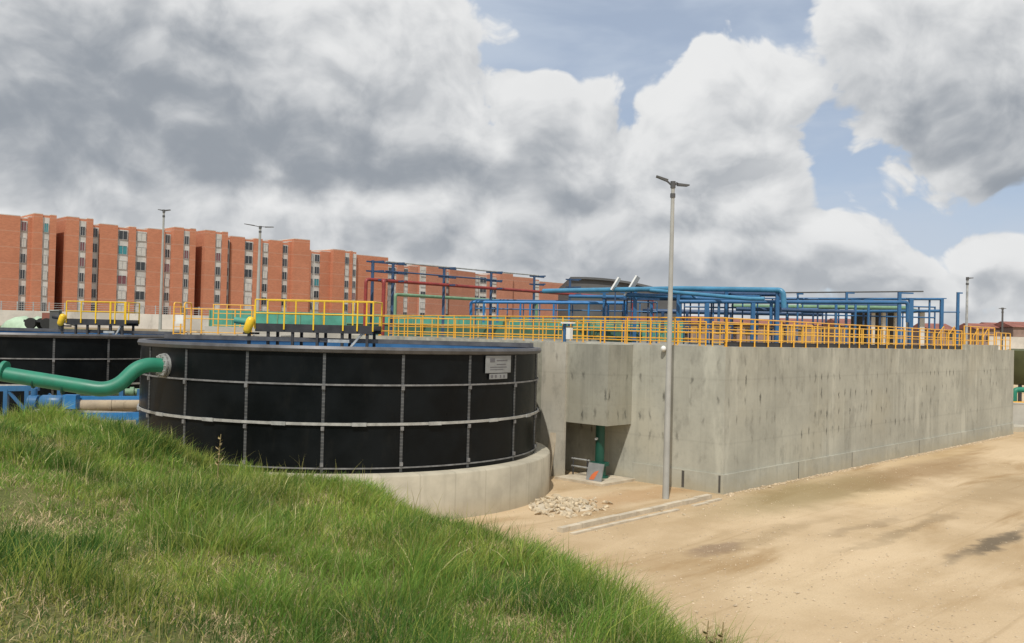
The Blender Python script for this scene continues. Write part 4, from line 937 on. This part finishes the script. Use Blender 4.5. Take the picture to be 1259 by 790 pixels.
def block(label, A, Bp, segs, ztop, brick='brick', depth=10, floors=6, n_above=None):
    """A, Bp: facade line ends; segs: (pixel x0, pixel x1, kind)"""
    A, Bp = Vector(A), Vector(Bp); d = (Bp-A).normalized(); nrm = Vector((d.y, -d.x, 0))     # outward, towards the camera
    if nrm.y > 0: nrm = -nrm
    rz = math.atan2(d.y, d.x)
    def s_of(px):
        q = ray(px, 380); den = q.x*d.y-q.y*d.x; k = (A.x*d.y-A.y*d.x)/den; return (Vector((q.x*k, q.y*k, 0))-A).dot(d)
    t = thing('apartment_block', label, 'apartment block', tuple(A+d*s_of(segs[0][0])+Vector((0, 0, zb))), rz, 'brick apartment blocks')
    fr = lambda s_, o, z: A+d*s_-nrm*o+Vector((0, 0, z))
    wall = MB(); roof = MB(); dark = MB()
    segs = [list(q) for q in segs]
    for i in range(len(segs)-1):
        wide = lambda k: k in 'wWvV'
        if wide(segs[i][2]) and not wide(segs[i+1][2]) and segs[i+1][2] != 'D': segs[i][1] += 1.0; segs[i+1][0] += 1.0
    for (x0, x1, kind) in segs:
        s0, s1 = s_of(x0), s_of(x1)
        if kind == 'b': o, top = 0, ztop
        elif kind == 'T': o, top = -.9, ztop+.55
        elif kind == 't': o, top = -.9, ztop+.1
        elif kind in 'wWg': o, top = .45, ztop-.25
        elif kind in 'vV': o, top = -.55, ztop+.45
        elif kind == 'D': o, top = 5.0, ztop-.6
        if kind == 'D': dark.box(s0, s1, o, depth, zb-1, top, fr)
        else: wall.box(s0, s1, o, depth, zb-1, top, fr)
        roof.box(s0+.02, s1-.02, max(o, -.9)+.02, depth-.05, top+.003, top+.12, fr)
        if kind in 'wWvVg':
            w = s1-s0
            if kind in 'wv' or kind == 'W' or kind == 'V':
                MB().box(s0+.04, s1-.04, o-.10, o-.003, zb, top-.35, fr).build('spandrel_panel', M['stucco'], t)
            ncol = 2 if (kind in 'WV' and w > 2.6) else 1
            for fl_ in range(floors+1):
                z = ztop-.75-1.45-STO*fl_
                if z < zb+.2: break
                for c_ in range(ncol):
                    ww = (w-.3)/ncol-.15; ww = max(.5, min(ww, 2.2)); sc = s0+w*(c_+.5)/ncol
                    fm, pm = window_mesh(ww, 1.45)
                    wo = bpy.data.objects.new('window', fm); COL.objects.link(wo); wo.parent = t
                    loc = INV[t.name] @ fr(sc, o-.16, z); wo.location = loc
                    r_ = random.random(); key = 'glass' if r_ < .56 else ('curtain' if r_ < .92 else ('maroon' if r_ < .965 else 'teal_awn'))
                    po = bpy.data.objects.new('pane', pm[key]); COL.objects.link(po); po.parent = wo
    wall.build('wall', M[brick], t)
    if dark.v: dark.build('recess_wall', M['brick_dark'], t)  # recess shade put into the wall colour, darker than the brick
    roof.build('roof', M['stucco'], t)
    return t
# the near row: pixel columns read along one facade line
A1, B1 = Vector((-80.2, 138.5, 0)), Vector((-39.2, 177, 0))
s4 = lambda x: x/3.934
s5 = lambda x: 200+x/3.934
block('brick apartment block at the left edge of the photo, beside the first dark recess', A1, B1, [(-60, -20, 'b'), (-20, s4(86), 'b'), (s4(86), s4(122), 'w'), (s4(122), s4(142), 'b'), (s4(142), s4(186), 'T'), (s4(186), s4(218), 'V'), (s4(218), s4(252), 'T')], ZROOF)
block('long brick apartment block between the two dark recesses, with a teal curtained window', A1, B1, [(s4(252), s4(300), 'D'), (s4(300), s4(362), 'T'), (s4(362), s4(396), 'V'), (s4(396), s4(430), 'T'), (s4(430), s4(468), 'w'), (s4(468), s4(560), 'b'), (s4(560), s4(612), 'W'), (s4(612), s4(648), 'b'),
      (s4(648), s4(702), 'W'), (s4(702), s4(788), 'b'), (s4(788), s4(818), 'w'), (s4(818), s4(868), 'T'), (s4(868), s4(897), 'V'), (s4(897), s4(927), 'T')], ZROOF)
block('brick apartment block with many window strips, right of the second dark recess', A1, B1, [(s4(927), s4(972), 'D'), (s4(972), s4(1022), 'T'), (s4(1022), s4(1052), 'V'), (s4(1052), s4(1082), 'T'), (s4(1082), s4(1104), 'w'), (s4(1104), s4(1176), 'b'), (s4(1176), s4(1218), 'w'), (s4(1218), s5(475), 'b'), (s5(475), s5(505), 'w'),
      (s5(505), s5(572), 'b'), (s5(572), s5(600), 'w'), (s5(600), s5(615), 'b'), (s5(615), s5(692), 'T')], ZROOF)
A2, B2 = Vector((-43.4, 186, 0)), Vector((-27.0, 204, 0))
block('brick apartment block set back behind the nearer tank bridge', A2, B2, [(s5(692), s5(712), 'b'), (s5(712), s5(728), 'w'), (s5(728), s5(756), 'w'), (s5(756), s5(806), 'b'), (s5(806), s5(862), 'T'), (s5(862), s5(884), 'V'), (s5(884), s5(900), 'T'), (s5(900), s5(918), 'V'), (s5(918), s5(940), 'b'), (s5(940), s5(1085), 'b')], 21.6)
s6 = lambda x: 430+x/4.496
def line(pxa, Ya, pxb, Yb): a, b = P(pxa, 400, Ya), P(pxb, 400, Yb); return Vector((a.x, a.y, 0)), Vector((b.x, b.y, 0))
a, b = line(476, 208, 545, 222)
block('brick apartment block with balcony recesses behind the rack posts', a, b, [(s6(205), s6(255), 'w'), (s6(255), s6(295), 'b'), (s6(295), s6(320), 'w'), (s6(320), s6(372), 'b'), (s6(372), s6(402), 'v'), (s6(402), s6(515), 'T')], 20.6, 'brick2')
a, b = line(545, 222, 590, 236)
block('brick apartment block with long floor bands behind the red pipe', a, b, [(s6(515), s6(545), 'w'), (s6(545), s6(690), 'b'), (s6(690), s6(716), 'w')], 20.7, 'brick2')
a, b = line(589, 236, 664, 252)
block('brick apartment block between two window recesses behind the blue header', a, b, [(s6(716), s6(755), 'w'), (s6(755), s6(780), 'b'), (s6(780), s6(810), 'w'), (s6(810), s6(885), 'T'), (s6(885), s6(1010), 'b'), (s6(1010), s6(1050), 'w')], 20.6, 'brick2')
a, b = line(664, 252, 702, 262)
block('last brick apartment block of the row, beside the dark roofed hall', a, b, [(s6(1050), s6(1180), 'b'), (s6(1180), s6(1220), 'w')], 19.9, 'brick2')

# dark roofed hall
ha, hb = P(700, 400, 150), P(838, 400, 150)
t = thing('roofed_hall', 'large hall with a low curved dark grey roof beyond the pipework', 'hall', (ha.x, 150, PLAT))
wv = MB(); n_ = 14; wdt = hb.x-ha.x; prof = [(i/n_, 12.2+2.6*(1-((i/n_)*1.12-.12)**2)) for i in range(n_+1)]
for i in range(n_):
    x0, x1 = ha.x+wdt*i/n_, ha.x+wdt*(i+1)/n_; z0, z1 = prof[i][1], prof[i+1][1]
    wv.hexa([(x0, 149.5, z0), (x1, 149.5, z1), (x1, 190, z1), (x0, 190, z0), (x0, 149.5, z0+.35), (x1, 149.5, z1+.35), (x1, 190, z1+.35), (x0, 190, z0+.35)])
wv.build('roof', M['roofgrey'], t)
vs_ = []; 
wl = MB()
for i in range(n_):
    x0, x1 = ha.x+wdt*i/n_, ha.x+wdt*(i+1)/n_; z0, z1 = prof[i][1]-.01, prof[i+1][1]-.01
    wl.hexa([(x0, 150, PLAT-1), (x1, 150, PLAT-1), (x1, 189, PLAT-1), (x0, 189, PLAT-1), (x0, 150, z0), (x1, 150, z1), (x1, 189, z1), (x0, 189, z0)])
wl.build('wall', M['roofgrey'], t)

# green roofed shelter
sa, sb_ = P(1068, 395, 88), P(1142, 395, 88); zr = P(1100, 378, 88).z
t = thing('open_shelter', 'open shelter with a green pitched roof and dark interior beyond the basin', 'shelter', (sa.x, 88, PLAT))
MB().hexa([(sa.x-.5, 87, zr-.35), (sb_.x-.5, 87, zr-.35), (sb_.x+.5, 94, zr-.35), (sa.x, 94, zr-.35), (sa.x+1.5, 88.5, zr+.35), (sb_.x-3, 88.5, zr+.35), (sb_.x-3, 92.5, zr+.35), (sa.x+1.5, 92.5, zr+.35)]).build('roof', M['roofgreen'], t)
for x in np.linspace(sa.x+.4, sb_.x-.6, 5): MB().box(x-.22, x+.22, 88, 88.4, PLAT-1, zr-.355).build('column', M['cream'] if int(x*10) % 2 else M['stucco'], t)
MB().box(sa.x+.2, sb_.x-1, 93, 93.2, PLAT-1, zr-.36).build('back_wall', M['dark'], t)

# low red roofed houses along the far edge
HOUSE = [(1036, 1064, 140, 391, 'narrow low brown house left of the green roofed shelter'), (1146, 1176, 150, 397, 'low brown house left of the lone blue column'), (772, 802, 140, 388, 'low brick house in front of the dark roofed hall'), (800, 838, 150, 386, 'low brick house left of the lamp pole shaft'), (846, 900, 150, 388, 'low brick house right of the lamp pole shaft'), (906, 962, 156, 391, 'low brick house behind the air main elbow'), (968, 1030, 160, 391, 'low brown house behind the right blue frames'),
         (1200, 1222, 190, 397, 'small far house with a dark red roof right of the grey pole'), (1222, 1246, 195, 396, 'dark red roofed far house behind the short lamp pole'), (1246, 1285, 190, 395, 'dark red roofed far house at the right photo edge')]
for (x0, x1, Y, py, lb) in HOUSE:
    a, b = P(x0, 400, Y), P(x1, 400, Y); zr = P((x0+x1)/2, py, Y).z; e = zr-1.2
    t = thing('low_house', lb, 'house', (a.x, Y, PLAT), 0, 'low houses beyond the plant')
    MB().box(a.x, b.x, Y, Y+9, PLAT-1, e, ).build('wall', M['brick_dark'], t)
    MB().hexa([(a.x-.3, Y-.4, e+.003), (b.x+.3, Y-.4, e+.003), (b.x+.3, Y+9.4, e+.003), (a.x-.3, Y+9.4, e+.003), (a.x-.3, Y+4.4, zr), (b.x+.3, Y+4.4, zr), (b.x+.3, Y+4.6, zr), (a.x-.3, Y+4.6, zr)]).build('roof', M['roofred'], t)
    for f in (.25, .7):
        x = a.x+(b.x-a.x)*f; MB().box(x-.5, x+.5, Y-.05, Y-.003, PLAT+1.2, min(e-.4, PLAT+2.3)).build('window', M['glass'], t)
t = thing('boundary_wall', 'low whitewashed wall below the far dark red roofs', 'wall', tuple(P(1240, 418, 120)))
MB().box(P(1216, 418, 120).x, P(1400, 418, 120).x, 120, 120.3, PLAT-1, P(1250, 414, 120).z).build('wall_face', M['cream'], t)

# boundary fence in front of the apartments
fa, fb_ = P(-60, 393, 112), P(330, 398, 124)
t = thing('boundary_fence', 'pale boundary wall topped with grey mesh at the foot of the apartments', 'fence', (fa.x, fa.y, PLAT)); d = Vector((fb_.x-fa.x, fb_.y-fa.y, 0)); LL = d.length; d.normalize(); s_ = Vector((-d.y, d.x, 0))
fr = lambda x, y, z: Vector((fa.x, fa.y, 0))+d*x+s_*y+Vector((0, 0, z))
MB().box(0, LL, 0, .2, PLAT-1, 7.2, fr).build('wall_face', M['cream'], t)
for k in range(22): MB().box(LL*k/21-.06, LL*k/21+.06, .02, .18, 7.2, 8.3, fr).build('post', M['galv'], t)
q = MB()
for z in (7.45, 7.7, 7.95, 8.2): q.bar(fr(0, .1, z), fr(LL, .1, z), .04)
q.build('wire_rail', M['galv'], t)

# tarpaulin heap and wheeled machine at left
hp_ = P(48, 391, 80); hx, hz = P(52, 391, 80).x, PLAT-.25
m = MB(); n_ = 20; ring = []
for f, z in ((1, 0), (.96, .35), (.8, .75), (.5, 1.05), (.2, 1.15)):
    for j in range(n_):
        a = 6.2832*j/n_; w_ = 1+.14*math.sin(3*a+f*5)+.07*math.sin(7*a); ring.append((hx-1.0+math.cos(a)*2.3*f*w_, 80+math.sin(a)*1.3*f*w_, hz+z*(1+.15*math.sin(2*a+1))))
fs = [(k*n_+j, k*n_+(j+1) % n_, (k+1)*n_+(j+1) % n_, (k+1)*n_+j) for k in range(4) for j in range(n_)]+[tuple(4*n_+j for j in range(n_))]
M['tarp'] = mat('pale_tarpaulin', (.38, .50, .36), .55, 0, .15, 1.2)
setp(m.add(ring, fs, True).build('tarpaulin_heap', M['tarp']), 'heap under a pale green tarpaulin beyond the farther tank', 'tarpaulin')
wx = P(50, 391, 77).x
t = thing('wheeled_trailer', 'dark wheeled trailer beside the pale green tarpaulin', 'trailer', (wx, 77, PLAT))
MB().box(wx-1.2, wx+1.7, 76.6, 78.2, PLAT+.55, PLAT+.75).build('bed', M['dark'], t)
MB().box(wx+.2, wx+1.4, 76.8, 78, PLAT+.75, PLAT+1.35).build('engine_cover', M['roofred'], t)
for dx in (-.55, .75):
    for y in (76.5, 78.3): MB().tube([(wx+dx, y-.14, PLAT+.45), (wx+dx, y+.14, PLAT+.45)], .45, 20).build('wheel', M['rubber'], t)
MB().tube([(wx+1.7, 77.4, PLAT+.6), (wx+2.7, 77.4, PLAT+.35)], .06, 8).build('tow_bar', M['dark'], t)
cx_ = P(68, 391, 72).x
t = thing('control_cabinet', 'dark upright cabinet beside the trailer behind the farther tank', 'cabinet', (cx_, 72, PLAT))
MB().box(cx_-.35, cx_+.35, 71.8, 72.3, PLAT, PLAT+1.45).build('housing', M['roofgrey'], t)
MB().box(cx_-.40, cx_+.40, 71.74, 72.36, PLAT+1.453, PLAT+1.52).build('lid', M['galv'], t)

# right edge: vessel, pipe and plinth past the basin end
vx = P(1246, 450, 72).x; vz0, vz1 = P(1252, 470, 72).z, P(1252, 431, 72).z
t = thing('olive_vessel', 'olive green vessel standing beyond the far end of the basin', 'vessel', (vx+1.5, 72, 0))
MB().tube([(vx+1.5, 73, vz0-.2), (vx+1.5, 73, vz0), (vx+1.5, 73, vz1), (vx+1.5, 73, vz1+.15)], [1.2, 1.5, 1.5, 1.0], 28).build('shell', M['olive'], t)
for a in (0.8, 2.4, 3.9, 5.5): MB().bar((vx+1.5+1.2*math.cos(a), 73+1.2*math.sin(a), 0), (vx+1.5+1.2*math.cos(a), 73+1.2*math.sin(a), vz0), .2).build('leg', M['dark'], t)
pz = P(1252, 479, 69).z; px_ = P(1247, 479, 69).x
pipe('green_valve_pipe', 'teal green pipe with a valve in front of the olive vessel', [(px_, 69, 0), (px_, 69, pz), (px_+2.5, 69, pz+.05)], .2, 'green', .3, group=None)
bx = P(1245, 500, 66).x
t = thing('concrete_plinth', 'stepped grey concrete plinth at the foot of the olive vessel', 'plinth', (bx, 66, 0))
MB().box(bx, bx+4, 66, 68, -.2, P(1250, 496, 66).z).build('block', M['conc_plain'], t)
MB().box(P(1233, 525, 64.2).x, bx+5, 64, 65.99, -.2, .35).build('apron', M['conc_pale'], t)
q0 = P(1246, 493, 66).z
MB().bar((bx, 65.95, P(1250, 496, 66).z+.12), (bx+4, 65.95, P(1250, 496, 66).z+.12), .08).build('edge_rail', M['orange'], t)

# ------------------------------------------------------------------ grass
def make_grass():
    def blades(x, y, h, w, lean_dir, lean, col, segs):
        n = len(x); z = bank_z(x, y)-.015; a = RNG.uniform(0, 2*np.pi, n); wx, wy = np.cos(a)*w/2, np.sin(a)*w/2
        us = np.linspace(0, 1, segs+1); V = []; Cc = []
        for i, u in enumerate(us):
            off = lean*h*(u**1.8); zz = z+h*(u-.28*np.minimum(lean, 1.4)*u**2.2); px_, py_ = x+np.cos(lean_dir)*off, y+np.sin(lean_dir)*off
            k = (1-u)**.6 if i < segs else 0
            if i < segs: V.append(np.stack([np.stack([px_-wx*k, py_-wy*k, zz], -1), np.stack([px_+wx*k, py_+wy*k, zz], -1)], 1))
            else: V.append(np.stack([px_, py_, zz], -1)[:, None, :])
        V = np.concatenate(V, 1); return V, np.repeat(col[:, None, :], V.shape[1], 1)
    def colour(x, y, straw):
        n = len(x); g1 = np.array([.064, .150, .029]); g2 = np.array([.195, .325, .058]); g3 = np.array([.43, .44, .10]); st = np.array([.58, .52, .27])
        m = fbm(x, y, .55, 21)[:, None]; k = np.clip((m-.38)/.22, 0, 1); r = RNG.random((n, 1))
        c = g1*(1-k)+g2*k
        yk = np.clip((fbm(x, y, .8, 55)[:, None]-.46)*6, 0, 1)*.8+.35*sstep(edge_sd(x, y), -2.6, -.6)[:, None]*sstep(-x, 0, 4)[:, None]; c = np.where(r < .18+.5*yk, c*.4+g3*.6, c)
        c = np.where(RNG.random((n, 1)) < straw[:, None], st*(.7+.5*RNG.random((n, 1))), c)
        return np.clip(c*RNG.uniform(.75, 1.3, (n, 1)), 0, 1)
    def visible(x, y):
        ang = np.degrees(np.arctan2(x, y)); return (np.abs(ang) < 33) & (y > 2.5)
    parts = []
    # tall tufts
    N0 = 33000
    tx, ty = RNG.uniform(-22, 8, N0), RNG.uniform(3.5, 24, N0); d = edge_sd(tx, ty)
    edge_in = -2.5-1.3*(fbm(tx, ty, .35, 77)-.5)*2-np.clip((-tx-1.5)*.28, 0, 1.7)
    mown = np.clip((edge_in-d)/1.0, 0, 1)
    for mx_, my_, mr_ in ((-3.2, 6.1, .5), (-2.6, 6.0, .35), (-3.6, 7.4, .4)): mown = mown*np.clip((np.hypot(tx-mx_, ty-my_)-mr_)/.3, .25, 1)
    keep = visible(tx, ty) & (d < .2+3.2*fbm(tx, ty, .9, 61, 3)**1.5) & (RNG.random(N0) > mown*.97) & (RNG.random(N0) < np.where(d > -9, 1, .0))
    tx, ty, d, mown = tx[keep], ty[keep], d[keep], mown[keep]
    print('tufts', len(tx))
    nb = 24; cx = np.repeat(tx, nb); cy = np.repeat(ty, nb); n = len(cx)
    th = np.repeat((.08+.44*np.clip((fbm(tx, ty, 1.25, 5, 3)-.30)*1.45, 0, 1)**1.4+.09*RNG.random(len(tx)))*(1-.55*mown)*(1+.22*sstep(d, -2.6, -.8)), nb)
    ra = RNG.uniform(0, 2*np.pi, n); rr = .13*np.sqrt(RNG.random(n)); bx, by = cx+np.cos(ra)*rr, cy+np.sin(ra)*rr
    tuftlean = np.repeat(RNG.normal(0, .5, len(tx))-.6, nb)
    ld_ = np.where(RNG.random(n) < .45, tuftlean, ra+RNG.normal(0, .5, n)); h = th*RNG.uniform(.55, 1.25, n)
    dist = np.hypot(bx, by); w = np.clip(.0016*dist**.75, .005, .016)*RNG.uniform(.6, 1.3, n)
    st = .025+.07*np.clip((fbm(bx, by, .9, 91)-.5)*6, 0, 1)
    tone = np.repeat(RNG.uniform(.75, 1.2, (len(tx), 1))*(.72+.62*fbm(tx, ty, 1.6, 401, 2))[:, None], nb, 0)
    parts.append(blades(bx, by, h, w, ld_, np.abs(RNG.normal(.55, .3, n)), colour(bx, by, st)*tone, 3)+(3,))
    # short grass and clippings everywhere
    N1 = 620000
    x, y = RNG.uniform(-14, 4, N1), RNG.uniform(3.8, 17, N1); d = edge_sd(x, y); keep = visible(x, y) & (d < .5) & (RNG.random(N1) < np.clip(7.0/np.hypot(x, y), .15, 1))
    bare = fbm(x, y, 1.1, 140); keep &= (bare < .60) | (RNG.random(N1) < .35)
    x, y = x[keep], y[keep]; n = len(x); print('short', n)
    sp = np.clip((fbm(x, y, .7, 33)-.42)*4, 0, 1)
    parts.append(blades(x, y, RNG.uniform(.03, .11, n), RNG.uniform(.005, .010, n), RNG.uniform(0, 6.28, n), np.abs(RNG.normal(.9, .5, n)), colour(x, y, .26+.45*sp)*np.array([1.3, 1.12, 1.35]), 2)+(2,))
    # tall flowering stems
    N2 = 5200
    x, y = RNG.uniform(-20, 5, N2), RNG.uniform(4, 23, N2); d = edge_sd(x, y); keep = visible(x, y) & (d < 1.6) & (d > -3.5); x, y = x[keep], y[keep]; n = len(x)
    col = np.array([.40, .37, .14])*RNG.uniform(.7, 1.3, (n, 1))
    parts.append(blades(x, y, RNG.uniform(.25, .5, n), RNG.uniform(.005, .009, n), RNG.uniform(0, 6.28, n), np.abs(RNG.normal(.25, .2, n)), col, 3)+(3,))
    Vs, Cs, loops, starts, tot = [], [], [], [], []; vo = 0
    for V, Cc, segs in parts:
        n, k, _ = V.shape; base = vo+np.arange(n)[:, None]*k
        for i in range(segs-1):
            loops.append((base+np.array([[2*i, 2*i+1, 2*i+3, 2*i+2]])).ravel()); tot.append(np.full(n, 4))
        i = segs-1; loops.append((base+np.array([[2*i, 2*i+1, 2*i+2]])).ravel()); tot.append(np.full(n, 3))
        Vs.append(V.reshape(-1, 3)); Cs.append(Cc.reshape(-1, 3)); vo += n*k
    V = np.concatenate(Vs).astype(np.float32); Cc = np.concatenate(Cs); L = np.concatenate(loops).astype(np.int32); T = np.concatenate(tot).astype(np.int32)
    me = bpy.data.meshes.new('grass'); me.vertices.add(len(V)); me.vertices.foreach_set('co', V.ravel()); me.loops.add(len(L)); me.loops.foreach_set('vertex_index', L)
    me.polygons.add(len(T)); st_ = np.concatenate([[0], np.cumsum(T)[:-1]]).astype(np.int32); me.polygons.foreach_set('loop_start', st_)
    me.update(calc_edges=True)
    at = me.attributes.new('blade', 'FLOAT_COLOR', 'POINT'); at.data.foreach_set('color', np.concatenate([Cc, np.ones((len(Cc), 1))], 1).astype(np.float32).ravel())
    me.materials.append(M['grass']); o = bpy.data.objects.new('grass', me); COL.objects.link(o)
    setp(o, 'long and short green grass covering the bank', 'grass', kind='stuff'); print('grass verts', len(V), 'valid', not me.validate())
make_grass()

# single weeds that stand out of the grass
M['weed'] = mat('dry_stem', (.30, .23, .11), .9)
def weed(label, px, py, Y, h, spiky):
    p = P(px, py, Y); z = float(bank_z(np.array([p.x]), np.array([p.y]))[0]); p = Vector((p.x, p.y, z-.02))
    t = thing('dry_weed', label, 'plant', tuple(p), 0, 'dry weeds in the grass')
    MB().tube([p, p+Vector((.01, 0, h*.5)), p+Vector((.03, .01, h))], [.010, .008, .004], 6).build('stem', M['weed'], t)
    b = MB()
    for k in range(16 if spiky else 10):
        f = .35+.62*k/(16 if spiky else 10); a = k*2.4; q = p+Vector((.02*f, 0, h*f)); e = Vector((math.cos(a), math.sin(a), .7)).normalized(); L__ = (.10 if spiky else .07)*(1.25-f)+.03
        s_ = Vector((-math.sin(a), math.cos(a), 0))*.018
        b.add([q-s_*.4, q+e*L__*.5-s_, q+e*L__, q+e*L__*.5+s_], [(0, 1, 2, 3)])
    b.build('seed_head', M['weed'], t)
weed('brown dry dock weed standing against the black tank shell', 268, 560, 13.3, .75, True)
for px, py, Y, h, lb in ((866, 765, 6.3, .42, 'thin dry weed stalk at the lower tip of the grass, first from the left'), (874, 770, 6.2, .36, 'thin dry weed stalk at the lower tip of the grass, middle one'), (884, 778, 6.1, .45, 'thin dry weed stalk at the lower tip of the grass, nearest the sand')):
    weed(lb, px, py, Y, h, False)
